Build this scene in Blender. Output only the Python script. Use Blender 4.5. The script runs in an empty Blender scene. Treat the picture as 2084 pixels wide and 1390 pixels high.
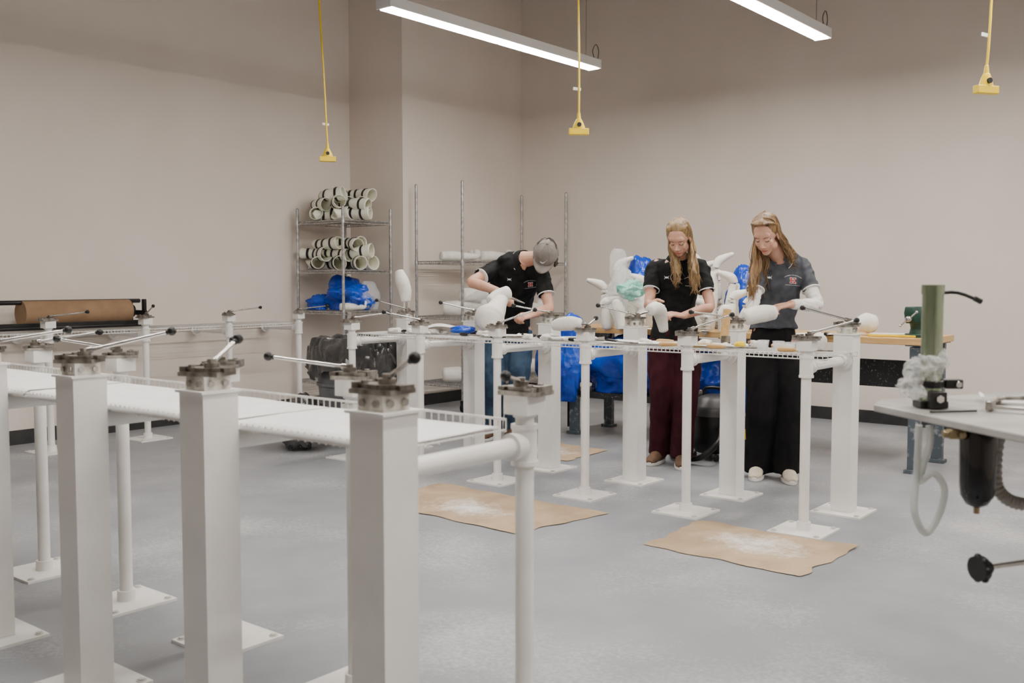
import bpy, bmesh, math, random
from mathutils import Vector, Matrix, noise
from mathutils.bvhtree import BVHTree
random.seed(7)
V=Vector
COL=bpy.context.scene.collection
YAW=math.radians(38.8)
SN,CS=math.sin(YAW),math.cos(YAW)
def C(s,d,z): return V((-SN*d+CS*s, CS*d+SN*s, z))   # rotated metric room frame
# ---------------------------------------------------------------- materials
MATS={}
def mat(name,col,rough=.5,metal=0,col2=None,scale=8,mix=(.4,.6),bump=0,bscale=None,stretch=(1,1,1),trans=0,alpha=1,emit=0,spec=.5,detail=4,sss=0,coords='Object'):
    if name in MATS: return MATS[name]
    m=bpy.data.materials.new(name); m.use_nodes=True
    nt=m.node_tree; b=nt.nodes['Principled BSDF']
    b.inputs['Base Color'].default_value=(*col,1); b.inputs['Roughness'].default_value=rough
    b.inputs['Metallic'].default_value=metal; b.inputs['Alpha'].default_value=alpha
    b.inputs['Transmission Weight'].default_value=trans
    b.inputs['Specular IOR Level'].default_value=spec
    if sss:
        b.inputs['Subsurface Weight'].default_value=sss; b.inputs['Subsurface Radius'].default_value=(.02,.008,.004)
    if emit:
        b.inputs['Emission Color'].default_value=(*col,1); b.inputs['Emission Strength'].default_value=emit
    tc=nt.nodes.new('ShaderNodeTexCoord'); mp=nt.nodes.new('ShaderNodeMapping')
    mp.inputs['Scale'].default_value=stretch
    nt.links.new(tc.outputs[coords],mp.inputs['Vector'])
    if col2 is not None:
        n=nt.nodes.new('ShaderNodeTexNoise'); n.inputs['Scale'].default_value=scale; n.inputs['Detail'].default_value=detail
        nt.links.new(mp.outputs[0],n.inputs['Vector'])
        r=nt.nodes.new('ShaderNodeValToRGB')
        r.color_ramp.elements[0].position=mix[0]; r.color_ramp.elements[0].color=(*col,1)
        r.color_ramp.elements[1].position=mix[1]; r.color_ramp.elements[1].color=(*col2,1)
        nt.links.new(n.outputs['Fac'],r.inputs[0]); nt.links.new(r.outputs[0],b.inputs['Base Color'])
    if bump:
        n2=nt.nodes.new('ShaderNodeTexNoise'); n2.inputs['Scale'].default_value=bscale or scale; n2.inputs['Detail'].default_value=4
        nt.links.new(mp.outputs[0],n2.inputs['Vector'])
        bp=nt.nodes.new('ShaderNodeBump'); bp.inputs['Strength'].default_value=bump; bp.inputs['Distance'].default_value=.01
        nt.links.new(n2.outputs['Fac'],bp.inputs['Height']); nt.links.new(bp.outputs[0],b.inputs['Normal'])
    MATS[name]=m; return m
WALL=mat('wall_paint',(.72,.645,.575),.75,col2=(.75,.675,.605),scale=1.5,bump=.05,bscale=180)
FLOORM=mat('floor_vinyl',(.235,.245,.265),.5,col2=(.30,.31,.33),scale=3.2,mix=(.3,.7),detail=14,bump=.05,bscale=60)
nt=FLOORM.node_tree; _b=nt.nodes['Principled BSDF']; _l=_b.inputs['Base Color'].links[0].from_socket
_tc=nt.nodes.new('ShaderNodeTexCoord'); _n=nt.nodes.new('ShaderNodeTexNoise'); _n.inputs['Scale'].default_value=55; _n.inputs['Detail'].default_value=10; _n.inputs['Roughness'].default_value=.85
_n2=nt.nodes.new('ShaderNodeTexNoise'); _n2.inputs['Scale'].default_value=1.3; _n2.inputs['Detail'].default_value=8
nt.links.new(_tc.outputs['Object'],_n.inputs['Vector']); nt.links.new(_tc.outputs['Object'],_n2.inputs['Vector'])
_m=nt.nodes.new('ShaderNodeMath'); _m.operation='MULTIPLY'; nt.links.new(_n.outputs['Fac'],_m.inputs[0]); nt.links.new(_n2.outputs['Fac'],_m.inputs[1])
_r=nt.nodes.new('ShaderNodeValToRGB'); _r.color_ramp.elements[0].position=.26; _r.color_ramp.elements[1].position=.42; nt.links.new(_m.outputs[0],_r.inputs[0])
_mm=nt.nodes.new('ShaderNodeMath'); _mm.operation='MULTIPLY'; _mm.inputs[1].default_value=.75; nt.links.new(_r.outputs[0],_mm.inputs[0])
_x=nt.nodes.new('ShaderNodeMixRGB'); _x.inputs[2].default_value=(.58,.58,.58,1); nt.links.new(_mm.outputs[0],_x.inputs[0]); nt.links.new(_l,_x.inputs[1]); nt.links.new(_x.outputs[0],_b.inputs['Base Color'])
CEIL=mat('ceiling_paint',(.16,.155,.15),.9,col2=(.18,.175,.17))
BASE=mat('baseboard_rubber',(.02,.02,.022),.5,col2=(.03,.03,.03))
WHITE=mat('white_paint',(.78,.765,.74),.42,col2=(.84,.825,.80),scale=5,bump=.08,bscale=35)
WHITE2=mat('white_enamel_wire',(.82,.81,.78),.4,col2=(.7,.69,.66),scale=30)
DIRTY=mat('dusty_steel',(.14,.125,.108),.36,.8,col2=(.46,.44,.40),scale=26,mix=(.38,.72),bump=.15,bscale=60,detail=8)
DIRTW=mat('plastered_steel',(.38,.35,.30),.55,.25,col2=(.74,.72,.67),scale=20,mix=(.35,.6),bump=.2,bscale=50,detail=8)
STEEL=mat('polished_steel',(.50,.49,.47),.22,1,col2=(.62,.61,.59),scale=20)
CHROME=mat('zinc_wire',(.33,.33,.33),.35,.85,col2=(.52,.52,.52),scale=30)
BLACK=mat('black_plastic',(.008,.008,.009),.35,col2=(.014,.014,.014),spec=.35)
BLKBAG=mat('black_film',(.03,.03,.032),.24,col2=(.055,.055,.057),bump=1,bscale=14,spec=.9)
BLUE=mat('blue_film',(.003,.045,.42),.2,col2=(.005,.075,.56),scale=6,bump=1,bscale=20)
PLAST=mat('plaster',(.74,.71,.64),.7,col2=(.83,.81,.76),scale=12,bump=.3,bscale=24)
LINER=mat('pale_plastic_shell',(.80,.79,.64),.35,col2=(.88,.87,.76),scale=5)
KRAFT=mat('kraft_paper',(.40,.285,.175),.8,col2=(.50,.365,.23),scale=4,bump=.15,bscale=9)
PAPER=mat('white_paper',(.80,.795,.78),.6,col2=(.85,.845,.83),bump=.1,bscale=8)
YEL=mat('yellow_rubber',(.82,.56,.0),.35,col2=(.86,.60,.0))
WOOD=mat('maple_wood',(.56,.34,.13),.45,col2=(.66,.42,.18),scale=7,stretch=(1,10,10),bump=.05)
DKSTEEL=mat('dark_painted_steel',(.07,.09,.11),.5,col2=(.36,.38,.38),scale=25,mix=(.55,.78))
BLKBOARD=mat('dusty_black_board',(.02,.022,.026),.5,col2=(.5,.5,.5),scale=70,mix=(.62,.82))
GREYBIN=mat('grey_bin_plastic',(.13,.14,.155),.5,col2=(.16,.17,.185))
GREEN=mat('green_casting',(.004,.038,.022),.4,col2=(.008,.05,.03))
GPIPE=mat('greenish_zinc_tube',(.16,.21,.13),.2,.85,col2=(.46,.54,.42),scale=18,stretch=(1,1,.2),mix=(.3,.75),detail=8)
TOPM=mat('grey_laminate',(.25,.24,.225),.4,col2=(.44,.43,.41),scale=9,mix=(.35,.75),detail=12)
CLEAR=mat('clear_film',(.85,.87,.88),.15,alpha=.28,bump=.8,bscale=26)
WRAP=mat('clear_wrap',(.88,.88,.87),.12,alpha=.3,bump=1,bscale=60)
HOSE=mat('clear_vinyl_hose',(.62,.64,.62),.15,alpha=.6,trans=.3)
RHOSE=mat('grey_ribbed_hose',(.30,.28,.25),.5)
BRASS=mat('brass',(.30,.24,.14),.4,.9)
TEAL=mat('teal_cloth',(.20,.52,.43),.6,col2=(.30,.62,.52),bump=.8,bscale=20)
RED=mat('red_ink',(.50,.015,.02),.5); WINK=mat('white_ink',(.8,.8,.8),.5)
SKIN=mat('skin',(.54,.285,.195),.5,col2=(.61,.345,.245),scale=14,sss=.06)
LIPS=mat('lips',(.44,.12,.10),.45); LASH=mat('lashes',(.05,.028,.02),.5); BROW=mat('brows',(.20,.11,.06),.6)
def hairmat(n,a,b): return mat(n,a,.34,col2=b,scale=55,stretch=(1,1,.06),mix=(.3,.7),bump=.5,bscale=110,detail=8)
HAIR1=hairmat('blonde_hair',(.10,.055,.022),(.40,.26,.115)); HAIR2=hairmat('light_brown_hair',(.09,.047,.018),(.34,.20,.085))
HAIR3=mat('dark_hair',(.02,.012,.008),.5,col2=(.045,.026,.016),scale=60)
SHIRTB=mat('black_knit',(.004,.0045,.005),.75,col2=(.008,.009,.0095),scale=20,bump=.3,bscale=14,spec=.2)
SHIRTG=mat('charcoal_knit',(.055,.060,.072),.75,col2=(.075,.08,.094),scale=20,bump=.3,bscale=14,spec=.2)
MAROON=mat('maroon_twill',(.032,.004,.009),.8,col2=(.048,.008,.014),scale=10,bump=.3,bscale=12,spec=.2)
BLKP=mat('black_trouser_cloth',(.003,.003,.004),.8,col2=(.006,.006,.007),bump=.3,bscale=12,spec=.2)
JEAN=mat('blue_denim',(.03,.055,.10),.8,col2=(.06,.105,.175),scale=9,bump=.3,bscale=12,spec=.2)
CREAM=mat('white_knit',(.76,.75,.72),.7,bump=.3,bscale=14)
SUEDE=mat('brown_suede',(.10,.055,.03),.8,col2=(.15,.085,.045),scale=20)
BEIGE=mat('beige_mesh',(.60,.52,.40),.7,col2=(.7,.62,.5),scale=20)
CAPM=mat('grey_cap_cloth',(.17,.15,.135),.8,col2=(.23,.205,.185),scale=18,bump=.1)
LED=mat('led_diffuser',(1,.945,.875),.5,emit=88)
HOUS=mat('white_aluminium',(.75,.75,.74),.4)
def dusty(name,seed):
    m=KRAFT.copy(); m.name=name; nt=m.node_tree; b=nt.nodes['Principled BSDF']
    ramp=[n for n in nt.nodes if n.type=='VALTORGB'][0]
    tc=nt.nodes.new('ShaderNodeTexCoord')
    n=nt.nodes.new('ShaderNodeTexNoise'); n.inputs['Scale'].default_value=6; n.inputs['Detail'].default_value=14; n.inputs['Roughness'].default_value=.85
    nt.links.new(tc.outputs['Object'],n.inputs['Vector'])
    gr=nt.nodes.new('ShaderNodeTexGradient'); gr.gradient_type='SPHERICAL'
    mp=nt.nodes.new('ShaderNodeMapping'); mp.inputs['Location'].default_value=seed; mp.inputs['Scale'].default_value=(2.4,3.4,1)
    nt.links.new(tc.outputs['Object'],mp.inputs['Vector']); nt.links.new(mp.outputs[0],gr.inputs[0])
    ad=nt.nodes.new('ShaderNodeMath'); ad.operation='MULTIPLY_ADD'; ad.inputs[1].default_value=.32
    nt.links.new(gr.outputs['Fac'],ad.inputs[0]); nt.links.new(n.outputs['Fac'],ad.inputs[2])
    r2=nt.nodes.new('ShaderNodeValToRGB'); r2.color_ramp.elements[0].position=.62; r2.color_ramp.elements[1].position=.86
    nt.links.new(ad.outputs[0],r2.inputs[0])
    mx=nt.nodes.new('ShaderNodeMixRGB'); mx.inputs[2].default_value=(.85,.83,.8,1)
    nt.links.new(r2.outputs[0],mx.inputs[0]); nt.links.new(ramp.outputs[0],mx.inputs[1]); nt.links.new(mx.outputs[0],b.inputs['Base Color'])
    return m
# ---------------------------------------------------------------- mesh builder
class MB:
    def __init__(s): s.v=[]; s.f=[]; s.m=[]
    def add(s,vs,fs,mi=0):
        o=len(s.v); s.v+=[V(p) for p in vs]; s.f+=[[i+o for i in f] for f in fs]; s.m+=[mi]*len(fs); return s
    def box(s,c,sz,rot=None,mi=0):
        c=V(c); h=V(sz)*.5
        vs=[V((x*h.x,y*h.y,z*h.z)) for x in(-1,1) for y in(-1,1) for z in(-1,1)]
        if rot is not None: vs=[rot@p for p in vs]
        return s.add([c+p for p in vs],[(0,1,3,2),(4,6,7,5),(0,4,5,1),(2,3,7,6),(0,2,6,4),(1,5,7,3)],mi)
    def tube(s,pts,rad,seg=12,hint=None,cap=True,mi=0,sm=0,power=1,fn=None):
        pts=[V(p) for p in pts]
        if not isinstance(rad,(list,)): rad=[rad]*len(pts)
        rad=[r if isinstance(r,tuple) else (r,r) for r in rad]
        if sm: pts,rad=cat(pts,rad,sm)
        n=len(pts); vs=[]; prev=None
        for i in range(n):
            t=(pts[min(i+1,n-1)]-pts[max(i-1,0)]).normalized()
            h=V(hint) if hint is not None else (prev if prev is not None else (V((0,0,1)) if abs(t.z)<.9 else V((1,0,0))))
            x=(h-t*h.dot(t)).normalized(); y=t.cross(x); prev=x
            for k in range(seg):
                a=2*math.pi*k/seg; ca,sa=math.cos(a),math.sin(a)
                if power!=1:
                    ca=math.copysign(abs(ca)**power,ca); sa=math.copysign(abs(sa)**power,sa)
                q=1; sh=V()
                if fn: q,ds=fn(i/(n-1),a); sh=t*ds
                vs.append(pts[i]+(x*ca*rad[i][0]+y*sa*rad[i][1])*q+sh)
        fs=[(i*seg+k,i*seg+(k+1)%seg,(i+1)*seg+(k+1)%seg,(i+1)*seg+k) for i in range(n-1) for k in range(seg)]
        if cap: fs+=[tuple(range(seg))[::-1],tuple((n-1)*seg+k for k in range(seg))]
        return s.add(vs,fs,mi)
    def cyl(s,c,r,h,seg=20,mi=0,axis=(0,0,1)):
        c=V(c); a=V(axis).normalized()*h*.5
        return s.tube([c-a,c+a],r,seg,mi=mi)
    def ell(s,c,r,axes=None,seg=16,rings=10,mi=0):
        c=V(c)
        if not isinstance(r,(tuple,list)): r=(r,r,r)
        ax=axes or (V((1,0,0)),V((0,1,0)),V((0,0,1)))
        vs=[c+ax[2]*r[2]]
        for i in range(1,rings):
            th=math.pi*i/rings
            for k in range(seg):
                a=2*math.pi*k/seg
                vs.append(c+ax[0]*(r[0]*math.sin(th)*math.cos(a))+ax[1]*(r[1]*math.sin(th)*math.sin(a))+ax[2]*(r[2]*math.cos(th)))
        vs.append(c-ax[2]*r[2]); L=len(vs)-1
        fs=[(0,1+k,1+(k+1)%seg) for k in range(seg)]
        for i in range(rings-2):
            for k in range(seg):
                a=1+i*seg+k; b=1+i*seg+(k+1)%seg; fs.append((a,a+seg,b+seg,b))
        o=1+(rings-2)*seg
        fs+=[(o+k,L,o+(k+1)%seg) for k in range(seg)]
        return s.add(vs,fs,mi)
    def prism(s,poly,z0,z1,mi=0):
        n=len(poly); vs=[(p[0],p[1],z0) for p in poly]+[(p[0],p[1],z1) for p in poly]
        fs=[tuple(range(n))[::-1],tuple(range(n,2*n))]+[(i,(i+1)%n,n+(i+1)%n,n+i) for i in range(n)]
        return s.add(vs,fs,mi)
    def sheet(s,corners,nu=16,nv=10,amp=.003,seed=0,thick=.0015,mi=0,fz=None,edge=0):
        a,b,c,d=[V(p) for p in corners]; vs=[]
        for i in range(nu+1):
            for j in range(nv+1):
                u,w=i/nu,j/nv
                p=(a*(1-u)+b*u)*(1-w)+(d*(1-u)+c*u)*w
                if edge and (i in(0,nu) or j in(0,nv)):
                    p+=V((noise.noise(V((u*5,w*5,seed))),noise.noise(V((u*5+9,w*5,seed))),0))*edge
                dz=amp*(noise.noise(V((p.x*4+seed,p.y*4,seed)))+1)
                if fz: dz+=fz(u,w)
                vs.append(p+V((0,0,dz)))
        fs=[(i*(nv+1)+j,(i+1)*(nv+1)+j,(i+1)*(nv+1)+j+1,i*(nv+1)+j+1) for i in range(nu) for j in range(nv)]
        return s.add(vs,fs,mi)
def cat(pts,rad,n):
    P=[];R=[];N=len(pts)
    for i in range(N-1):
        p0,p1,p2,p3=pts[max(i-1,0)],pts[i],pts[i+1],pts[min(i+2,N-1)]
        r1,r2=rad[i],rad[i+1]
        for k in range(n):
            t=k/n; t2=t*t;t3=t2*t
            P.append(.5*((2*p1)+(p2-p0)*t+(2*p0-5*p1+4*p2-p3)*t2+(3*p1-p0-3*p2+p3)*t3))
            q=t*t*(3-2*t)*.5+t*.5
            R.append((r1[0]*(1-q)+r2[0]*q,r1[1]*(1-q)+r2[1]*q))
    P.append(pts[-1]);R.append(rad[-1]); return P,R
WP={}
def empty(name,loc,parent=None):
    o=bpy.data.objects.new(name,None); COL.objects.link(o); o.empty_display_size=.1; WP[o]=V(loc)
    if parent: o.parent=parent; o.location=V(loc)-WP[parent]
    else: o.location=loc
    return o
def mesh_of(name,mb,mats,origin=(0,0,0),smooth=True,recalc=True):
    origin=V(origin); me=bpy.data.meshes.new(name)
    me.from_pydata([p-origin for p in mb.v],[],mb.f)
    for m in (mats if isinstance(mats,(list,tuple)) else [mats]): me.materials.append(m)
    me.polygons.foreach_set('material_index',mb.m)
    if recalc:
        bm=bmesh.new(); bm.from_mesh(me); bmesh.ops.recalc_face_normals(bm,faces=bm.faces); bm.to_mesh(me); bm.free()
    if smooth:
        me.polygons.foreach_set('use_smooth',[True]*len(me.polygons))
        try: me.set_sharp_from_angle(angle=math.radians(38))
        except Exception: pass
    return me
def mk(name,mb,mats,origin=None,parent=None,smooth=True,bevel=0,sub=0,solid=0,loc=None,label=None,recalc=True):
    if origin is None: origin=WP[parent] if parent is not None else V((0,0,0))
    me=mb if isinstance(mb,bpy.types.Mesh) else mesh_of(name,mb,mats,origin,smooth,recalc)
    o=bpy.data.objects.new(name,me); COL.objects.link(o); WP[o]=V(origin)
    if parent is not None: o.parent=parent; o.location=V(loc) if loc is not None else V(origin)-WP[parent]
    else: o.location=V(loc) if loc is not None else V(origin)
    if bevel:
        m=o.modifiers.new('b','BEVEL'); m.width=bevel; m.segments=2; m.limit_method='ANGLE'
    if solid:
        m=o.modifiers.new('s','SOLIDIFY'); m.thickness=solid
    if sub:
        m=o.modifiers.new('u','SUBSURF'); m.levels=sub; m.render_levels=sub
    if label: o['label']=label
    return o
def T(o,label,cat,group=None):
    o['label']=label; o['category']=cat
    if group: o['group']=group
    return o
def S(o): o['kind']='structure'; return o
def remesh(o,vox,smooth=3,disp=None):
    m=o.modifiers.new('r','REMESH'); m.mode='VOXEL'; m.voxel_size=vox; m.use_smooth_shade=True
    if smooth:
        m2=o.modifiers.new('sm','SMOOTH'); m2.iterations=smooth; m2.factor=.5
    bpy.context.view_layer.update()
    dg=bpy.context.evaluated_depsgraph_get()
    me=bpy.data.meshes.new_from_object(o.evaluated_get(dg)); mats=list(o.data.materials)
    o.modifiers.clear(); me.name=o.data.name; o.data=me
    me.materials.clear()
    for x in mats: me.materials.append(x)
    if disp:
        ns=[v.normal.copy() for v in me.vertices]
        for v,n in zip(me.vertices,ns): v.co+=n*disp(v.co)
    me.polygons.foreach_set('use_smooth',[True]*len(me.polygons)); me.update()
    return o
# ---------------------------------------------------------------- camera
cd=bpy.data.cameras.new('camera'); cam=bpy.data.objects.new('camera',cd); COL.objects.link(cam)
cam.location=(0,0,1.25); cam.rotation_euler=(math.radians(90-3.53),0,YAW)
cd.sensor_width=36; cd.lens=35.07; cd.clip_start=.05; cd.clip_end=60
cd.dof.use_dof=True; cd.dof.focus_distance=6.4; cd.dof.aperture_fstop=4.5
bpy.context.scene.camera=cam
w=bpy.data.worlds.new('world'); bpy.context.scene.world=w; w.use_nodes=True
w.node_tree.nodes['Background'].inputs[0].default_value=(.9,.86,.8,1); w.node_tree.nodes['Background'].inputs[1].default_value=.3
# ---------------------------------------------------------------- room
LW,BW,CX,CY,H=-7.65,8.74,-6.9,6.9,5.0
def struct(name,c,sz,m): return S(mk(name,MB().box(c,sz),m,origin=c,smooth=False))
struct('floor',(-2.35,2.9,-.05),(10.8,11.9,.1),FLOORM)
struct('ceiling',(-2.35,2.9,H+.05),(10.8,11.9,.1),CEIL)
struct('wall_left',(LW-.05,1.95,H/2),(.1,9.9,H),WALL)
struct('wall_column',((LW+CX)/2-.05,(CY+BW)/2+.05,H/2),(CX-LW+.1,BW-CY+.1,H),WALL)
struct('wall_back',(-1.95,BW+.05,H/2),(9.9,.1,H),WALL)
struct('wall_right',(3.0,2.9,H/2),(.1,11.7,H),WALL)
struct('wall_front',(-2.35,-3.0,H/2),(10.6,.1,H),WALL)
struct('baseboard_left',(LW+.006,1.97,.055),(.012,9.86,.11),BASE)
struct('baseboard_column',((LW+CX)/2+.006,CY-.006,.055),(CX-LW,.012,.11),BASE)
struct('baseboard_side',(CX+.006,(CY+BW)/2-.006,.055),(.012,BW-CY-.012,.11),BASE)
struct('baseboard_back',(-1.95,BW-.006,.055),(9.88,.012,.11),BASE)
# ---------------------------------------------------------------- light fixtures
def fixture(x,y0,y1,z=3.03):
    r=empty('pendant_light',(x,(y0+y1)/2,z)); T(r,'white aluminium linear pendant light hanging on thin cables','light fixture','linear pendant lights')
    L=y1-y0; yc=(y0+y1)/2
    b=MB().box((x,yc,z+.035),(.13,L,.07)); mk('housing',b,HOUS,parent=r,bevel=.004,smooth=False)
    for k in(0,1):
        mk('diffuser',MB().box((x,y0+L*(.25+.5*k),z-.004),(.095,L/2-.02,.01)),LED,parent=r,smooth=False)
    for yy in(y1+.006,y0-.006): mk('end_cap',MB().box((x,yy,z+.033),(.134,.012,.078)),HOUS,parent=r,bevel=.003,smooth=False)
    for yy in(y0+.12,y1-.12):
        mk('cable',MB().tube([(x,yy,z+.07),(x,yy,H)],.0025,6),STEEL,parent=r)
    mk('power_loop',MB().tube([(x+.02,y1-.02,z+.07),(x+.02,y1-.05,z+.14),(x+.02,y1+.0,z+.2),(x+.02,y1+.04,z+.15),(x+.02,y1+.02,z+.07)],.003,6,sm=5),BLACK,parent=r)
fixture(-4.82,4.66,7.10); fixture(-2.91,4.78,7.28)
for x in(-1.0,.9): fixture(x,4.7,7.2)  # unseen pendants added right of view, continuing the row for extra light
for x in(-4.82,-2.91,-1.0,.9): fixture(x,.9,3.1)  # near row added above the view to light the camera side, never seen
# ---------------------------------------------------------------- yellow drop cords
def cord(s,d,z,sway,yaw):
    p=C(s,d,z); r=empty('drop_cord_outlet',p); T(r,'yellow drop cord with multi-outlet block hanging from the ceiling','extension cord','yellow drop cords')
    top=p+V((sway*.78,sway*.62,H-z))
    pts=[p+V((0,0,.09))]+[p.lerp(top,t)+V((.006*math.sin(t*9),0,0)) for t in(.08,.2,.4,.6,.8)]+[top]
    mk('cord',MB().tube(pts,.0065,8,sm=4),YEL,parent=r)
    R=Matrix.Rotation(yaw,3,'Z')
    b=MB().box(p+V((0,0,-.02)),(.125,.042,.04),R)
    b.tube([p+V((0,0,-.005)),p+V((0,0,.035)),p+V((0,0,.06))],[(.045,.022),(.03,.02),(.016,.016)],4+8,hint=R@V((1,0,0)))
    b.tube([p+V((0,0,.055)),p+V((0,0,.10))],[.014,.009],12)
    mk('outlet_block',b,YEL,parent=r,bevel=.004)
    f=R@V((0,-1,0))
    mk('socket',MB().cyl(p+f*.022+V((0,0,.022)),.014,.012,14,axis=f),BLACK,parent=r)
    mk('tag',MB().box(p+V((.0,0,.245))+R@V((-.012,0,0)),(.05,.003,.018),R@Matrix.Rotation(.12,3,'Y')),PAPER,parent=r,smooth=False)
cord(-1.42,7.76,2.20,-.12,YAW+.2); cord(.42,6.34,2.20,-.03,YAW+.05); cord(2.325,4.96,2.20,.05,YAW+.3)
# ---------------------------------------------------------------- vise stands
HT=.965
def vise_meshes(kind):
    b=MB()
    if kind=='sq':
        b.box((0,0,.018),(.080,.080,.036))
    else:
        b.box((0,0,-.002),(.078,.078,.05))
    base=mesh_of('vise_base',b,DIRTW if kind=='sq' else WHITE,smooth=False)
    b=MB(); z=.036 if kind=='sq' else .023
    b.box((-.004,0,z+.006),(.118,.088,.011),Matrix.Rotation(.12,3,'Z'))
    b.box((-.02,.0,z+.017),(.075,.07,.010),Matrix.Rotation(-.06,3,'Z'))
    b.cyl((.018,0,z+.017),.034,.010,24); b.box((.052,.012,z+.016),(.02,.045,.010)); b.box((-.052,-.01,z+.018),(.018,.06,.014))
    b.cyl((.012,0,z+.028),.020,.012,18); b.cyl((.012,0,z+.038),.0125,.012,6); b.cyl((-.035,.022,z+.025),.009,.008,6); b.cyl((-.035,-.022,z+.025),.009,.008,6)
    jaw=mesh_of('jaw_plate',b,DIRTY)
    return base,jaw
VS=vise_meshes('sq'); VP=vise_meshes('pipe')
BOLT=mesh_of('bolt',MB().cyl((0,0,0),.0095,.010,6),STEEL)
hb=MB().tube([(0,0,0),(.25,0,0)],[.0062,.0052],10); hb.cyl((.01,0,0),.010,.03,10,axis=(1,0,0))
HAND=mesh_of('handle',hb,STEEL)
KNOB=mesh_of('knob',MB().ell((0,0,0),.0140).cyl((-.013,0,0),.008,.010,10,axis=(1,0,0)),BLACK)
HAND2=mesh_of('handle',MB().tube([(0,0,0),(.11,0,0)],[.0062,.0055],10),STEEL)
pb=MB().box((0,0,HT/2+.005),(.106,.106,HT-.012)); pb.box((0,0,HT-.003),(.122,.122,.006))
POST=mesh_of('post',pb,WHITE,smooth=False)
pl=MB().box((0,0,.005),(.27,.27,.01)); BP=mesh_of('base_plate',pl,WHITE,smooth=False)
bb=MB().cyl((0,0,.013),.011,.008,6); bb.cyl((0,0,.011),.016,.003,14)
PB=mesh_of('floor_bolt',bb,mat('painted_bolt',(.6,.58,.54),.5))
pp=MB().tube([(0,0,.01),(0,0,.905)],.0245,20)
pp.tube([(0,0,.01),(0,0,.05)],[.036,.034],20); pp.tube([(0,0,.775),(0,0,.87)],.033,20); pp.cyl((0,0,.775),.036,.012,20); pp.cyl((0,0,.87),.036,.012,20)
pp.tube([(0,0,.895),(0,0,.915)],[.03,.036],20)
PIPE=mesh_of('pipe',pp,WHITE)
cb=MB().tube([(0,.0,.822),(0,.485,.822)],.0245,18); cb.tube([(0,.02,.822),(0,.055,.822)],.033,18); cb.cyl((0,.055,.822),.036,.012,18,axis=(0,1,0))
cb.cyl((0,.475,.822),.052,.014,20,axis=(0,1,0)); cb.tube([(0,.44,.822),(0,.47,.822)],[.031,.036],18)
CROSS=mesh_of('cross_pipe',cb,WHITE)
def sub(name,me,parent,loc=(0,0,0),rot=None):
    o=bpy.data.objects.new(name,me); COL.objects.link(o); o.parent=parent; o.location=loc
    if rot: o.rotation_euler=rot
    return o
def stand(kind,x,y,rot,hyaw,hpitch,short=False,label='',group='',vyaw=0):
    r=empty('vise_stand' if kind=='sq' else 'pipe_vise_stand',(x,y,0)); r.rotation_euler=(0,0,rot)
    T(r,label,'vise stand',group)
    if kind=='sq': sub('post',POST,r); sub('base_plate',BP,r)
    else: sub('pipe',PIPE,r); sub('base_plate',BP,r); sub('cross_pipe',CROSS,r)
    for sx in(-.11,.11):
        for sy in(-.11,.11): sub('floor_bolt',PB,r,(sx,sy,0))
    src=VS if kind=='sq' else VP; z0=HT if kind=='sq' else .93
    ve=sub('vise',src[1],r,(0,0,z0),(0,0,vyaw))
    vb=sub('vise_base',src[0],r,(0,0,z0))
    if kind=='sq':
        for q in(-.022,.022):
            sub('bolt',BOLT,vb,(q,-.043,.018),(math.pi/2,0,0)); sub('bolt',BOLT,vb,(.043,q,.018),(0,math.pi/2,0))
    zt=(.036 if kind=='sq' else .023)+.034
    ya=hyaw-rot-vyaw
    off=V((.012,0,zt))
    sub('handle',HAND2 if short else HAND,ve,off,(0,-hpitch,ya))
    L=.11 if short else .25
    dr=V((math.cos(hpitch)*math.cos(ya),math.cos(hpitch)*math.sin(ya),math.sin(hpitch)))
    sub('knob',KNOB,ve,off+dr*(L+.008),(0,-hpitch,ya))
    return r
def yw(ang): return YAW+math.radians(ang)
LS='square white steel post with dusty clamp vise bolted on top'; LP='white pipe stand with cross pipe and clamp vise on top'
far=[-1.94-.66*k for k in range(6)]
sqh=[(150,.25,0),(175,.12,0),(160,.22,0),(170,.18,0),(170,.22,0),(165,.25,0)]
pih=[(10,.25,0),(15,.3,0),(60,.35,1),(25,.3,0),(175,.2,0),(20,.12,0)]
for k,x in enumerate(far):
    a=sqh[k]; stand('sq',x,5.27,0,yw(a[0]),a[1],a[2],LS,'square posts of the far work row',.2*k)
    a=pih[k]; stand('pipe',x,4.73,0,yw(a[0]),a[1],a[2],LP,'pipe stands of the far work row',.3*k)
near=[-1.59-.655*k for k in range(5)]
sqn=[(-50,.45,1),(65,.5,1),(20,.22,0),(25,.15,0),(160,.2,0)]
pin=[(-110,.2,1),(172,.12,0),(80,.45,1),(170,.14,0),(20,.15,0)]
for k,x in enumerate(near):
    if k<4:
        a=sqn[k]; stand('sq',x,1.526,0,yw(a[0]),a[1],a[2],LS,'square posts of the near work row',.25*k)
    a=pin[k]; stand('pipe',x,2.03,math.pi,yw(a[0]),a[1],a[2],LP,'pipe stands of the near work row',.3*k)
wh=[(15,.12,0),(80,.5,1),(12,.12,0),(12,.12,0)]
for k,y in enumerate([3.51,4.28,5.05,5.79]):
    a=wh[k]; stand('pipe',-7.12,y,math.pi/2,yw(a[0]),a[1],a[2],'white pipe stand with vise beside the wall shelf','pipe stands along the wall',.3*k)
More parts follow.
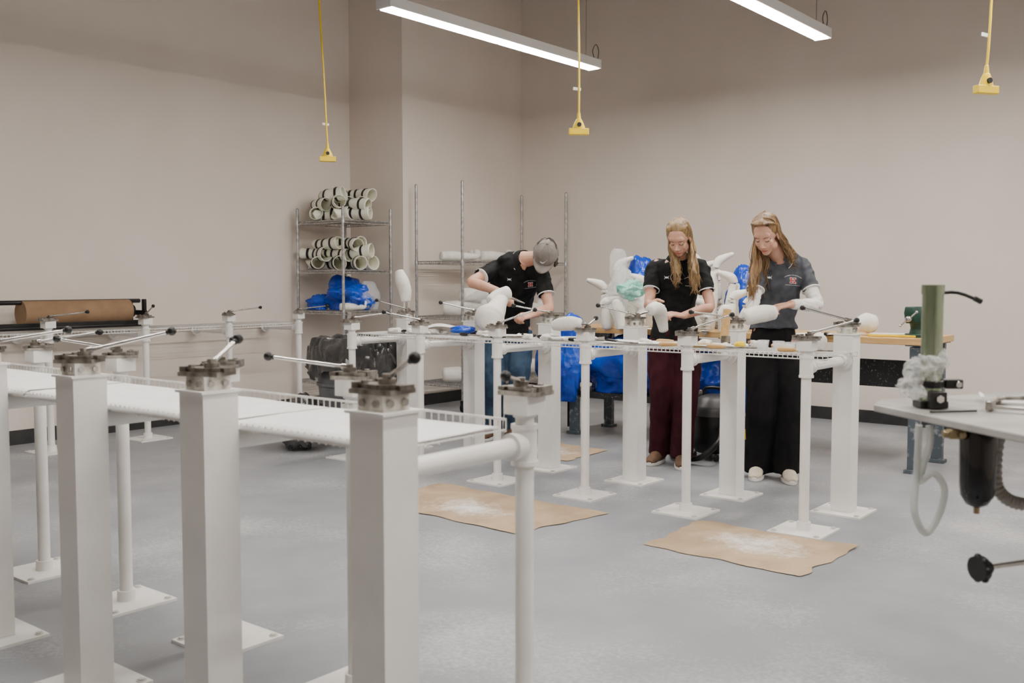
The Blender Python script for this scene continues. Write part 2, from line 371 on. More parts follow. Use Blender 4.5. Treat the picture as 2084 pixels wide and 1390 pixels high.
# wire shelves
def wshelf(x0,x1,y0,y1,z,along='x',pitch=.026,w=.0032,lips=((0,-1),(1,-1))):
    b=MB()
    L=(x1-x0) if along=='x' else (y1-y0); n=int(L/pitch)
    for i in range(n+1):
        t=i*L/n
        if along=='x': b.box((x0+t,(y0+y1)/2,z),(w,y1-y0,w))
        else: b.box(((x0+x1)/2,y0+t,z),(x1-x0,w,w))
    for q in(0,.33,.66,1):
        if along=='x': b.box(((x0+x1)/2,y0+(y1-y0)*q,z-.004),(x1-x0,.005,.005))
        else: b.box((x0+(x1-x0)*q,(y0+y1)/2,z-.004),(.005,y1-y0,.005))
    for q,sg in lips:
        if along=='x': b.box(((x0+x1)/2,y0+(y1-y0)*q,z+sg*.026),(x1-x0,.006,.006))
        else: b.box((x0+(x1-x0)*q,(y0+y1)/2,z+sg*.026),(.006,y1-y0,.006))
        for i in range(n+1):
            t=i*L/n
            if along=='x': b.box((x0+t,y0+(y1-y0)*q,z+sg*.014),(w,w,.024))
            else: b.box((x0+(x1-x0)*q,y0+t,z+sg*.014),(w,w,.024))
    return b
SZ=.868
T(mk('wire_shelf',wshelf(-5.28,-1.86,4.80,5.205,SZ+.008,lips=((0,-.8),(1,-1))),WHITE2,origin=(-3.5,5,SZ),smooth=False),'long white wire shelf spanning the work row','shelf')
T(mk('wire_shelf',wshelf(-4.7,-1.60,1.592,1.965,SZ,lips=((1,1),(0,-.5))),WHITE2,origin=(-3.1,1.8,SZ),smooth=False),'long white wire shelf covered by white paper sheets','shelf')
T(mk('wire_shelf',wshelf(-7.6,-7.17,2.4,5.83,SZ,'y'),WHITE2,origin=(-7.4,4,SZ),smooth=False),'white wire wall shelf holding a paper roll rack','shelf')
def droop(u,w): return -.016*max(0,(.06-w)/.06)
for i,(a,bx) in enumerate([(-4.65,-3.40),(-3.39,-2.26),(-2.25,-1.605)]):
    T(mk('paper_sheet',MB().sheet([(a,1.580,SZ+.004),(bx,1.580,SZ+.004),(bx,1.945,SZ+.004),(a,1.945,SZ+.004)],30,16,.0035,i,fz=droop),PAPER,origin=((a+bx)/2,1.75,SZ),solid=.0008),'white paper sheet lying over the wire shelf','paper','shelf cover sheets')
# ---------------------------------------------------------------- floor kraft papers
def kraft(cs,seed,lab,fz=None):
    c=sum((V((*p,0)) for p in cs),V())/4
    m=dusty('dusty_kraft_'+str(int(abs(seed[0]*100))),seed)
    T(mk('kraft_paper_sheet',MB().sheet([(*p,.0015) for p in cs],36,24,.0025,seed[0],edge=.035,fz=fz),m,origin=(c.x,c.y,0),recalc=False),lab,'paper','kraft paper on the floor')
kraft([(-4.12,3.80),(-3.03,3.79),(-2.90,4.44),(-4.14,4.45)],(.1,.2,0),'brown kraft paper sheet on the floor dusted with plaster')
kraft([(-2.43,4.01),(-1.645,3.98),(-1.62,4.60),(-2.44,4.60)],(-.05,-.2,0),'brown kraft paper sheet covered with white plaster shavings',fz=lambda u,w:.10*max(0,u+w-1.75)**1.5+.0)
kraft([(-4.75,5.62),(-3.98,5.55),(-4.0,6.1),(-4.7,6.15)],(.0,.1,0),'brown kraft paper sheet on the floor behind the stands')
# ---------------------------------------------------------------- chrome racks
def rack(x0,x1,y0,y1,h,zs,label,name='wire_shelving_unit',caster=False):
    r=empty(name,((x0+x1)/2,(y0+y1)/2,0)); T(r,label,'shelving')
    z0=.12 if caster else .01
    for x in(x0,x1):
        for y in(y0,y1):
            b=MB().tube([(x,y,z0),(x,y,h)],.0135,14); b.ell((x,y,h),.0145,seg=10,rings=6)
            for q in range(int(h/.05)-2): b.cyl((x,y,.15+q*.05),.0147,.006,12)
            mk('post',b,CHROME,parent=r)
            if caster:
                b=MB().cyl((x,y+.02,.05),.05,.028,20,axis=(1,0,0)); b.box((x,y+.01,.10),(.04,.05,.03)); mk('caster',b,BLACK,parent=r)
            else: mk('foot',MB().cyl((x,y,.008),.016,.016,12),BLACK,parent=r)
    for z in zs:
        b=wshelf(x0,x1,y0,y1,z,'x',.024,.004)
        for x in(x0,x1):
            b.box((x,(y0+y1)/2,z),(.006,y1-y0,.006)); b.box((x,(y0+y1)/2,z-.026),(.006,y1-y0,.006))
            for y in(y0,y1): b.tube([(x,y,z-.03),(x,y,z+.012)],[.019,.016],14)
        n=10
        for k in range(n):
            t=k/n; t2=(k+.5)/n
            for yy in(y0,y1):
                b.tube([(x0+(x1-x0)*t,yy,z-.026),(x0+(x1-x0)*t2,yy,z),(x0+(x1-x0)*(t+1/n),yy,z-.026)],.002,4)
            for xx in(x0,x1):
                b.tube([(xx,y0+(y1-y0)*t,z-.026),(xx,y0+(y1-y0)*t2,z),(xx,y0+(y1-y0)*(t+1/n),z-.026)],.002,4)
        mk('shelf',b,CHROME,parent=r,smooth=False)
rack(-7.55,-6.91,6.14,6.74,1.915,[.3,.96,1.34,1.80],'zinc wire shelving unit loaded with braces beside the column')
rack(-6.80,-6.205,6.98,8.627,2.16,[.26,.90,1.43],'tall zinc wire rack on casters holding plaster casts in the corner',caster=True)
def brace(x,y,z,yaw,L,r0,r1,bend,pitch,sd_,lab='cream plastic brace shell with black straps lying on wire shelf'):
    p=V((x,y,z)); d=Matrix.Rotation(yaw,3,'Z')@(Matrix.Rotation(-pitch,3,'Y')@V((1,0,0)))
    sd=V((-d.y,d.x,0)).normalized()
    pts=[p-d*L*.46+sd*bend*2.8,p-d*L*.34+sd*bend*1.1,p-d*L*.1,p+d*L*.2,p+d*L*.5]
    rad=[(r1*1.0,r1*.75),(r1*.92,r1*.9),(r1,r1*.95),(r0*.97,r0*.92),(r0*1.02,r0*.96)]
    def fn(t,a):
        q=1+.06*math.sin(a*2+sd_)+.06*noise.noise(V((math.cos(a)*1.5+sd_,math.sin(a)*1.5,t*5)))
        return q,(.022*math.cos(a+sd_)*max(0,t-.7)/.3-.02*math.cos(a*2+sd_)*max(0,.2-t)/.2)
    b=MB().tube(pts,rad,28,cap=False,sm=5,hint=(0,0,1),fn=fn)
    o=mk('plastic_brace',b,LINER,origin=p,solid=.005); T(o,lab,'brace','plastic braces on wire shelving')
    P,R=cat([V(q) for q in pts],rad,5); N=len(P)
    for idx in(5,10,16):
        vs=[]
        t=(P[idx+1]-P[idx-1]).normalized(); x_=(V((0,0,1))-t*t.z).normalized(); y_=t.cross(x_)
        for off in(-.012,.012):
            for k in range(28):
                a=2*math.pi*k/28; q,ds=fn(idx/(N-1),a); vs.append(P[idx]+t*(off+ds)+(x_*math.cos(a)*(R[idx][0]+.004)+y_*math.sin(a)*(R[idx][1]+.004))*q)
        mk('strap',MB().add(vs,[(k,(k+1)%28,28+(k+1)%28,28+k) for k in range(28)]),BLACK,parent=o,solid=.003)
    return o
rb=random.Random(11)
for z,rows in((1.803,[(0,5),(1,5),(2,2)]),(1.343,[(0,5),(1,5),(2,3)])):
    for lv,n in rows:
        for i in range(n):
            t=(i+.5)/n; r0=rb.uniform(.058,.068)
            x=-7.47+.52*t if lv<2 else -7.35+.35*t; y=6.27+.16*(i%2)+.12*t
            yaw=math.radians(rb.choice([-8,-20,5,-35,12,-25,-5,-45])+rb.uniform(-8,8))
            brace(x,y,z+.064+lv*.092,yaw,rb.uniform(.30,.38),r0,r0*rb.uniform(.75,.85),rb.uniform(-.05,.06),rb.uniform(-.12,.15) if lv else rb.uniform(0,.05),rb.uniform(0,6))
# ---------------------------------------------------------------- bags
def bag(c,r,seed,m,name,label,cat_='bag',floor=None,amp=.22,sub_=5,group=None,solid=0):
    bm=bmesh.new(); bmesh.ops.create_icosphere(bm,subdivisions=sub_,radius=1)
    sr=lambda q:1-math.sqrt(noise.noise(q)**2+.012)*2
    for v in bm.verts:
        n=v.co.normalized(); q=n*1.4+V((seed,seed*.7,seed*1.3))
        wq=q+V((noise.noise(q*2),noise.noise(q*2+V((5,0,0))),noise.noise(q*2+V((0,5,0)))))*.5
        k=1+amp*(noise.noise(q)*1.1)+amp*.42*(sr(wq*1.7)-.5)+amp*.17*(sr(wq*4.0)-.5)+amp*.07*(sr(wq*9)-.5)
        v.co=V((n.x*r[0]*k,n.y*r[1]*k,n.z*r[2]*k))
        if floor is not None and v.co.z+c[2]<floor: v.co.z=floor-c[2]
    me=bpy.data.meshes.new(name); bm.to_mesh(me); bm.free(); me.materials.append(m)
    me.polygons.foreach_set('use_smooth',[True]*len(me.polygons))
    o=bpy.data.objects.new(name,me); COL.objects.link(o); o.location=c; WP[o]=V(c)
    T(o,label,cat_,group); return o
bag((-7.15,6.42,1.08),(.26,.2,.17),3.1,BLUE,'plastic_bag','crumpled blue plastic bag on wire shelf',floor=.967,amp=.45)
bag((-7.42,6.27,1.03),(.13,.10,.08),8.1,BLUE,'plastic_bag','small crumpled blue plastic bag on wire shelf',floor=.967,amp=.45)
bag((-6.98,6.5,1.08),(.1,.14,.16),5.1,CLEAR,'plastic_bag','clear plastic bag slumped on wire shelf',floor=.967)
bag(C(-1.56,7.35,.17),(.22,.17,.19),9.1,BLKBAG,'plastic_bag','crumpled black plastic bag on the floor',floor=.002,amp=.5)
# ---------------------------------------------------------------- plaster casts
def cast(pts,rad,label,origin=None,group=None,hint=None,m=None,rod=None,seg=20):
    pts=[V(p) for p in pts]; b=MB()
    r=[q if isinstance(q,tuple) else (q,q) for q in rad]
    t0=(pts[1]-pts[0]).normalized(); t1=(pts[-1]-pts[-2]).normalized()
    P=[pts[0]-t0*r[0][0]*.35]+pts+[pts[-1]+t1*r[-1][0]*.45]; R=[(r[0][0]*.45,r[0][1]*.45)]+r+[(r[-1][0]*.35,r[-1][1]*.35)]
    sd=pts[0].x*7+pts[0].y*3
    b.tube(P,R,seg,sm=4,hint=hint,fn=lambda t,a:(1+.05*noise.noise(V((math.cos(a)+sd,math.sin(a),t*4))),0))
    o=mk('plaster_cast',b,m or PLAST,origin=origin or pts[0]); T(o,label,'plaster cast',group)
    if rod: mk('mounting_rod',MB().tube(rod,.008,10),STEEL,parent=o)
    return o
cast([C(.86,6.22,1.06),C(.90,6.27,1.07),C(.935,6.32,1.05),C(.955,6.34,.98),C(.965,6.34,.93)],[.036,.045,.047,.036,.030],'white plaster leg cast clamped in a vise and held',rod=[C(.77,6.15,1.035),C(.87,6.23,1.06)])
cast([C(1.36,5.80,1.03),C(1.41,5.81,1.045),C(1.47,5.82,1.055),C(1.53,5.82,1.06)],[.045,.052,.05,.042],'white plaster limb cast held over the vise',rod=[C(1.28,5.74,1.03),C(1.37,5.80,1.03)])
cast([C(-.07,7.02,1.13),C(-.09,6.93,1.09),C(-.12,6.82,1.03),C(-.15,6.74,.99),C(-.16,6.70,.97)],[.05,.055,.075,.105,.085],'large rounded white plaster cast clamped in the vise',rod=[C(-.27,6.97,1.02),C(-.14,6.80,1.0)])
cast([C(-.15,6.92,1.11),C(-.10,6.97,1.14),C(-.03,7.0,1.16)],[.035,.045,.05],'short white plaster cast resting by the clamped cast')
cast([C(.39,5.72,1.0),C(.34,5.74,1.0),C(.28,5.76,.995),C(.24,5.77,.985)],[.032,.042,.04,.028],'small white plaster foot cast clamped in a vise',rod=[C(.43,5.71,1.0),C(.38,5.72,1.0)])
cast([C(-.785,7.38,1.10),C(-.79,7.38,1.17),C(-.81,7.37,1.24),C(-.83,7.37,1.31)],[.038,.048,.05,.032],'upright white plaster foot cast on a metal rod',rod=[C(-.775,7.38,1.01),C(-.785,7.38,1.12)])
zt=SZ+.012
cast([V((-1.98,5.0,.925)),V((-2.02,5.02,.94)),V((-2.07,5.05,.93))],[.045,.05,.04],'hollow white plaster shell on the wire shelf')
for i,(x,y,sx,sy,a) in enumerate([(-4.95,5.03,.32,.22,.3),(-4.7,5.06,.25,.2,-.3),(-3.05,5.0,.42,.28,.15),(-4.1,5.02,.3,.2,.5),(-2.55,5.0,.22,.25,0),(-3.6,5.02,.25,.2,.9)]):
    R=Matrix.Rotation(a,3,'Z'); c=V((x,y,zt+.001*i))
    cs=[c+R@V((px*sx/2,py*sy/2,0)) for px,py in((-1,-1),(1,-1),(1,1),(-1,1))]
    T(mk('paper_sheet',MB().sheet(cs,14,10,.008 if i!=1 else .05,i*3.3),PAPER,origin=c,solid=.001),'loose white paper sheet on the wire shelf','paper','loose shelf papers')
bag((-4.48,5.04,.915),(.09,.07,.03),2.2,BLUE,'cloth_rag','small crumpled blue rag on the wire shelf','rag',floor=zt)
bag((-2.42,4.98,.90),(.03,.03,.02),4.2,YEL,'sponge','small yellow sponge piece on the wire shelf','sponge',floor=zt,sub_=3)
for i in range(34):
    x=rb.uniform(-5.1,-1.95); y=rb.uniform(4.86,5.15); q=rb.uniform(.012,.030)
    bag((x,y,zt+q*.6),(q*1.4,q,q*.7),70+i*1.7,PLAST,'plaster_chunk','small broken plaster chunk on the wire shelf','plaster chunk',floor=zt,sub_=3,amp=.6,group='plaster chunks on the work shelf')
for i,(x,y) in enumerate([(-2.28,4.95),(-2.22,5.03),(-2.13,4.97),(-2.32,5.06)]):
    b=MB().tube([(x,y,zt),(x,y,zt+.045)],[.026,.032],18,cap=False); o=mk('plastic_cup',b,CLEAR,origin=(x,y,zt),solid=.002); T(o,'small clear plastic cup on the wire shelf','cup','plastic cups')
def rasp(x,y,a,L=.28,wood=True,z=zt,lab='steel rasp with handle lying on the wire shelf'):
    R=Matrix.Rotation(a,3,'Z'); o0=V((x,y,z+.012))
    r=empty('rasp',o0); T(r,lab,'hand tool','rasps and files')
    mk('blade',MB().box(o0+R@V((L*.3,0,0)),(L*.6,.024,.007),R),DIRTY,parent=r,bevel=.001)
    mk('handle',MB().tube([o0+R@V((-.005,0,0)),o0+R@V((-.04,0,0)),o0+R@V((-.09,0,0)),o0+R@V((-.11,0,0))],[.008,.012,.013,.008],12,sm=2),WOOD if wood else BLACK,parent=r)
for a in [(-4.0,4.92,.4),(-3.72,5.0,-.2),(-3.4,4.93,.2),(-2.75,4.9,.3),(-2.65,5.08,-.5),(-4.4,5.15,.1),(-2.05,4.9,.2),(-4.3,4.9,-.3),(-3.9,5.1,.1),(-3.5,5.1,-.6),(-2.9,5.12,.2),(-4.85,4.95,.1),(-2.45,4.88,.1),(-3.15,4.9,-.3),(-2.2,5.12,-.2),(-2.6,4.98,.8)]: rasp(*a,wood=(a[0]>-3))
b0=C(1.19,5.55,.885)
r=empty('plaster_brush',b0); T(r,'wooden handled brush leaning on the shelf beside a vise','brush')
mk('handle',MB().box(b0+V((0,0,.12)),(.045,.014,.17),Matrix.Rotation(YAW,3,'Z')@Matrix.Rotation(.1,3,'Y')),WOOD,parent=r,bevel=.004)
mk('bristles',MB().box(b0+V((0,0,.03)),(.05,.02,.05),Matrix.Rotation(YAW,3,'Z')),DIRTY,parent=r,bevel=.003)
RG='plaster casts on the tall wire rack'
def legcast(x,y,z,yaw,L=.42,r=.05,lab='white plaster leg cast lying on wire rack'):
    R=Matrix.Rotation(yaw,3,'Z'); p=V((x,y,z+r))
    q=lambda a,b,c=0:p+R@V((a,b,c))
    cast([q(-L/2,0),q(-L*.2,0),q(L*.15,.0),q(L*.38,.01),q(L*.46,.04,.03),q(L*.5,.10,.05)],[r,r*1.1,r*.8,r*.65,r*.8,r*.55],lab,group=RG)
legcast(-6.45,7.25,1.435,1.3,.45,.045); legcast(-6.4,7.75,1.435,1.5,.45,.05); legcast(-6.55,8.25,1.435,1.2,.42,.05)
legcast(-6.65,7.5,1.435,1.55,.4,.045)
for a in [(-6.4,7.25,.905,.6,.4,.07),(-6.5,7.6,.905,1.2,.4,.08),(-6.45,7.95,.905,1.7,.36,.07),(-6.4,7.4,1.05,1.5,.36,.06),(-6.35,8.2,.905,1.3,.36,.06)]: legcast(*a)
for a in [(-6.4,7.25,.265,.9,.42,.07),(-6.45,7.6,.265,1.4,.42,.07),(-6.4,8.0,.265,1.2,.4,.07),(-6.3,7.35,.41,1.2,.34,.055),(-6.4,8.35,.265,.6,.36,.08)]: legcast(*a)
bag((-6.38,7.45,1.03),(.2,.26,.12),11,CLEAR,'plastic_bag','clear plastic bag over plaster casts on the rack',floor=.905)
legcast(-6.95,6.3,.965,1.0,.24,.035,'small white plaster piece on wire shelf')
# ---------------------------------------------------------------- workbench
BX0,BX1,BY0,BY1,BZ=-4.8,-1.91,6.56,7.2,.876
r=empty('workbench',((BX0+BX1)/2,(BY0+BY1)/2,0)); T(r,'long workbench with maple top and dark steel legs','workbench')
mk('top',MB().box(((BX0+BX1)/2,(BY0+BY1)/2,BZ-.022),(BX1-BX0,BY1-BY0,.044)),WOOD,parent=r,bevel=.004,smooth=False)
for x in(-4.66,-3.3,-1.98):
    for y in(BY0+.05,BY1-.08):
        b=MB().box((x,y,.42),(.075,.045,.8)); b.box((x,y,.012),(.11,.08,.024)); b.box((x,y,.83),(.12,.09,.01))
        mk('leg',b,DKSTEEL,parent=r,bevel=.003,smooth=False)
    mk('rail',MB().box((x,(BY0+BY1)/2,.80),(.05,BY1-BY0-.1,.05)),DKSTEEL,parent=r,smooth=False)
mk('stringer',MB().box(((BX0+BX1)/2+.1,BY1-.16,.60),(BX1-BX0-.5,.025,.19)),BLKBOARD,parent=r,bevel=.003,smooth=False)
r=empty('low_table',(-4.25,6.92,0)); T(r,'low black steel table with bags on it','table')
mk('top',MB().box((-4.25,6.92,.335),(1.0,.64,.04)),BLKBOARD,parent=r,bevel=.003,smooth=False)
for x in(-4.71,-3.79):
    for y in(6.65,7.19):
        mk('leg',MB().box((x,y,.185),(.06,.06,.27)).cyl((x,y,.03),.009,.06,8).tube([(x,y,0),(x,y,.018)],[.03,.012],14),BLACK,parent=r,smooth=False)
bag((-4.15,6.83,.56),(.60,.30,.26),21,BLUE,'plastic_bag','large blue plastic bag full of casts on low table',floor=.356,amp=.35)
bag((-4.72,6.50,.60),(.22,.16,.36),24,BLUE,'plastic_bag','tall blue plastic bag hanging by the bench end',floor=.28,amp=.35)
bag((-3.42,6.95,.50),(.28,.25,.24),27,BLUE,'plastic_bag','blue plastic bag heaped under the workbench',floor=.0,amp=.4)
BG='plaster casts standing on the workbench'
def upleg(s,d,h,r,lean=0,foot=1,lab='white plaster leg cast standing upside down on the bench',m=None):
    p=C(s,d,BZ); R=V((CS,SN,0)); top=p+V((0,0,h))+R*lean
    q=lambda t,o=0,dz=0:p.lerp(top,t)+R*o+V((0,0,dz))
    if foot:
        cast([q(.02),q(.22),q(.48),q(.72),q(.84,-.01*foot),q(.93,.015*foot),q(.97,.06*foot,.005),q(1.0,.115*foot,.012)],[r*.95,r*1.1,r*.95,r*.62,r*.66,r*.80,(r*.62,r*.72),(r*.36,r*.66)],lab,group=BG,m=m,hint=(0,0,1))
    else:
        cast([q(.02),q(.3),q(.6),q(.88)],[r*.8,r*.95,r*1.15,r*.85],lab,group=BG,m=m)
for a in [(.78,8.0,.36,.046,-.06,-1),(.86,8.1,.54,.042,.0,1),(.92,7.9,.30,.05,.02,0),(1.03,8.0,.40,.046,.03,-1),(.98,8.15,.46,.046,-.02,1),(1.08,7.85,.28,.046,.03,0),(1.18,7.9,.40,.046,.03,1),(.84,7.7,.24,.046,-.03,0),(1.22,7.7,.30,.046,0,-1),(.75,7.8,.22,.044,-.03,1),(.97,7.7,.20,.045,.05,-1)]: upleg(*a)
for a in [(1.34,7.6,.48,.045,-.03,1),(1.43,7.7,.58,.04,.0,-1),(1.50,7.55,.48,.045,.02,0),(1.57,7.65,.56,.042,.0,1),(1.63,7.5,.42,.046,.03,-1),(1.46,7.4,.32,.05,-.05,0),(1.58,7.35,.28,.046,.06,1),(1.70,7.55,.38,.046,.03,0),(1.54,7.25,.20,.05,.02,0),(1.66,7.2,.24,.046,.05,1),(1.40,7.25,.22,.042,0,-1),(1.50,7.8,.50,.045,-.04,1),(1.36,7.4,.36,.044,.03,-1)]: upleg(*a)
bag(C(1.09,8.15,1.16),(.14,.14,.29),44.6,BLUE,'plastic_bag','tall blue plastic bag standing on the bench',floor=BZ,amp=.32)
bag(C(1.78,7.6,1.09),(.15,.13,.24),47.2,BLUE,'plastic_bag','blue plastic bag standing on the bench',floor=BZ,amp=.32)
bag(C(.92,7.66,1.17),(.10,.05,.07),45,TEAL,'cloth_rag','teal cloth draped over plaster casts','rag',amp=.8)
bag(C(.86,7.8,1.10),(.14,.12,.2),47,CLEAR,'plastic_bag','clear plastic bag around plaster casts on the bench',floor=BZ,amp=.4)
bag(C(.85,8.0,1.36),(.07,.07,.14),49,CLEAR,'plastic_bag','clear plastic wrap over a plaster foot cast')
cast([C(2.34,6.72,.95),C(2.39,6.72,.96),C(2.44,6.72,.955)],[.05,.07,.06],'round white plaster cast resting on the bench',group=BG)
for i in range(3):
    rasp(*C(2.03+.05*i,6.75,0).xy,YAW+1.2,L=.24,wood=False,z=BZ,lab='dark steel file lying on the workbench')
p=C(2.50,6.55,BZ)
T(mk('marker_box',MB().box(p+V((0,0,.008)),(.3,.05,.014),Matrix.Rotation(.1,3,'Z')),YEL,origin=p,bevel=.004,smooth=False),'flat yellow plastic case on the workbench','case')
for i,(s,d,sx) in enumerate([(1.0,7.5,.4),(2.1,6.8,.3),(2.6,6.8,.3)]):
    c=C(s,d,BZ+.002); R=Matrix.Rotation(.2*i,3,'Z')
    T(mk('paper_sheet',MB().sheet([c+R@V((px*sx/2,py*.1,0)) for px,py in((-1,-1),(1,-1),(1,1),(-1,1))],10,8,.006,i),PAPER,origin=c,solid=.001),'loose white paper sheet on the workbench','paper','bench papers')
p=V((-2.02,6.74,BZ)); r=empty('bench_vise',p); T(r,'dark green cast iron vise mounted on the workbench','vise')
b=MB().cyl(p+V((0,0,.012)),.075,.024,24); b.tube([p+V((0,0,.02)),p+V((0,0,.06)),p+V((0,0,.10))],[.05,.04,.05],20,sm=3)
b.box(p+V((0,0,.125)),(.10,.16,.065)); b.tube([p+V((0,-.085,.10)),p+V((0,-.085,.16)),p+V((0,-.08,.20))],[(.05,.02),(.06,.024),(.055,.018)],14,hint=(1,0,0)); b.box(p+V((0,.02,.175)),(.11,.05,.05))
b.tube([p+V((0,.08,.125)),p+V((0,.13,.125))],[.035,.025],16)
mk('body',b,GREEN,parent=r,bevel=.006)
mk('screw',MB().tube([p+V((0,-.085,.125)),p+V((0,-.18,.125))],.012,14).ell(p+V((0,-.18,.125)),.02),STEEL,parent=r)
mk('handle',MB().tube([p+V((-.05,-.18,.08)),p+V((.05,-.18,.17))],.005,8).ell(p+V((-.05,-.18,.08)),.009).ell(p+V((.05,-.18,.17)),.009),STEEL,parent=r)
p=C(1.42,6.95,0); r=empty('shop_vacuum',p); T(r,'black wet-dry vacuum with hose standing under the bench','vacuum cleaner')
mk('tank',MB().tube([p+V((0,0,.05)),p+V((0,0,.08)),p+V((0,0,.28)),p+V((0,0,.31))],[.13,.15,.165,.17],28),BLACK,parent=r)
mk('motor_head',MB().tube([p+V((0,0,.31)),p+V((0,0,.36)),p+V((0,0,.42)),p+V((0,0,.45))],[.172,.165,.12,.06],28,sm=3),mat('dark_grey_plastic',(.04,.04,.042),.4),parent=r)
mk('carry_handle',MB().tube([p+V((-.08,0,.43)),p+V((-.07,0,.49)),p+V((.07,0,.49)),p+V((.08,0,.43))],.012,10,sm=4),BLACK,parent=r)
mk('hose',MB().tube([p+V((.1,-.12,.22)),p+V((.16,-.25,.16)),p+V((.05,-.32,.05)),p+V((-.18,-.25,.03)),p+V((-.3,-.05,.03))],.02,12,sm=6),BLACK,parent=r)
for a in(.6,2.2,3.7,5.3):
    q=p+V((math.cos(a)*.14,math.sin(a)*.14,.025)); mk('caster',MB().cyl(q,.025,.02,14,axis=(1,0,0)),BLACK,parent=r)
p=C(1.60,6.72,0); r=empty('power_tool_case',p); T(r,'black tool case with yellow latch under the bench','tool case')
mk('body',MB().box(p+V((0,0,.17)),(.2,.2,.34)),BLACK,parent=r,bevel=.02); mk('latch',MB().box(p+V((.03,-.105,.22)),(.05,.014,.07)),YEL,parent=r,bevel=.004)
# ---------------------------------------------------------------- trash bin with black bag
def bin_(c,w,d,h,seed,lab):
    c=V(c); r=empty('trash_bin',c); T(r,lab,'trash bin','trash bins')
    pw=.55
    b=MB().tube([c+V((0,0,.004)),c+V((0,0,.02)),c+V((0,0,h*.6)),c+V((0,0,h))],[(w*.40,d*.40),(w*.41,d*.41),(w*.46,d*.46),(w*.5,d*.5)],36,hint=(1,0,0),power=pw)
    b.tube([c+V((0,0,h*.55)),c+V((0,0,h*.58))],[(w*.475,d*.475)]*2,36,hint=(1,0,0),power=pw)
    mk('body',b,GREYBIN,parent=r)
    vs=[];n=180;pw=.7;prof=[(.28,-.14),(.36,-.08),(.43,-.02),(.48,.015),(.52,.025),(.55,.005),(.57,-.03),(.58,-.075),(.595,-.12),(.60,-.165),(.61,-.21),(.60,-.25)]
    for j,(pr,pz) in enumerate(prof):
        for k in range(n):
            a=2*math.pi*k/n; ca,sa=math.cos(a),math.sin(a)
            q0=V((ca,sa,0))
            ca=math.copysign(abs(ca)**pw,ca);sa=math.copysign(abs(sa)**pw,sa)
            wp=V((noise.noise(q0*3+V((0,0,pz*6+seed))),noise.noise(q0*3+V((9,0,pz*6))),0))*.6
            e1_=1-math.sqrt(noise.noise((q0+wp)*2.4+V((seed,0,pz*13)))**2+.01)*2
            e2_=1-math.sqrt(noise.noise((q0+wp)*5+V((0,seed,pz*22)))**2+.01)*2
            nz=(e1_-.5)*.07+(e2_-.5)*.035
            q=pr+nz*(1 if j>1 else .5)
            vs.append(c+V((ca*w*q,sa*d*q,h+pz+nz*.5+(noise.noise(V((q0.x*2.5,q0.y*2.5,seed)))*.10 if j>6 or j<3 else noise.noise(q0*3)*.02))))
    fs=[(j*n+k,j*n+(k+1)%n,(j+1)*n+(k+1)%n,(j+1)*n+k) for j in range(len(prof)-1) for k in range(n)]
    fs.append(tuple(range(n)))
    me=mesh_of('bin_liner',MB().add(vs,fs),BLKBAG,origin=c); me.polygons.foreach_set('use_smooth',[True]*len(me.polygons))
    o=mk('bin_liner',me,None,parent=r,sub=1)
bin_((-5.76,5.30,0),.74,.54,.78,1.3,'large grey trash bin lined with a crumpled black plastic bag')
# ---------------------------------------------------------------- paper roll rack on wall shelf
p=V((-7.42,3.8,SZ)); r=empty('paper_roll_cutter',p); T(r,'black paper roll cutter frame holding a brown kraft roll','paper dispenser')
b=MB().tube([(-7.40,2.6,SZ+.215),(-7.40,4.40,SZ+.215)],.018,10).tube([(-7.27,2.6,SZ+.03),(-7.27,4.40,SZ+.03)],.016,10)
b.box((-7.52,3.5,SZ+.03),(.03,1.8,.03)); b.box((-7.26,3.5,SZ+.052),(.012,1.8,.03))
for y in(2.62,4.38): b.box((-7.40,y,SZ+.12),(.26,.02,.04)).box((-7.30,y,SZ+.12),(.04,.022,.22)).box((-7.50,y,SZ+.12),(.04,.022,.22))
mk('frame',b,BLACK,parent=r,bevel=.003)
mk('paper_roll',MB().tube([(-7.41,3.45,SZ+.135),(-7.41,4.30,SZ+.135)],.095,32).tube([(-7.41,4.30,SZ+.135),(-7.41,4.32,SZ+.135)],.02,16),mat('roll_kraft',(.24,.145,.08),.8,col2=(.29,.18,.10)),parent=r)
mk('roll_end',MB().tube([(-7.41,4.32,SZ+.135),(-7.41,4.345,SZ+.135)],.05,20),BLACK,parent=r)
# ---------------------------------------------------------------- foreground station
TZ=.93
r=empty('station_table',C(1.6,2.45,0)); T(r,'grey laminate fabrication station table with clipped corner','table')
poly=[(-.90,2.70),(-.875,2.575),(-.46,2.26),(.25,1.80),(.75,2.5),(.1,3.5),(-.60,3.22)]
mk('top',MB().prism(poly,TZ-.018,TZ),TOPM,parent=r,bevel=.003,smooth=False)
pc=C(1.6,2.45,0)
mk('pedestal',MB().box(pc+V((0,0,.46)),(.14,.14,.90)).box(pc+V((0,0,.01)),(.5,.5,.02)),WHITE,parent=r,bevel=.004,smooth=False)
p=C(1.05,2.49,TZ); r=empty('tube_holder',p); T(r,'upright greenish metal tube clamped on station table','clamp')
mk('tube',MB().tube([p+V((0,0,.012)),p+V((0,0,.305))],.0255,30).tube([p+V((0,0,.285)),p+V((0,0,.308))],.0275,30),GPIPE,parent=r)
mk('base_clamp',MB().box(p+V((0,0,.010)),(.07,.055,.018),Matrix.Rotation(YAW,3,'Z')).box(p+C(-.0,-.04,.024),(.042,.022,.042),Matrix.Rotation(YAW,3,'Z')).box(p+C(.055,0,.06),(.045,.024,.024),Matrix.Rotation(YAW,3,'Z')).cyl(p+V((0,0,.06)),.031,.018,24),BLACK,parent=r,bevel=.003,smooth=False)
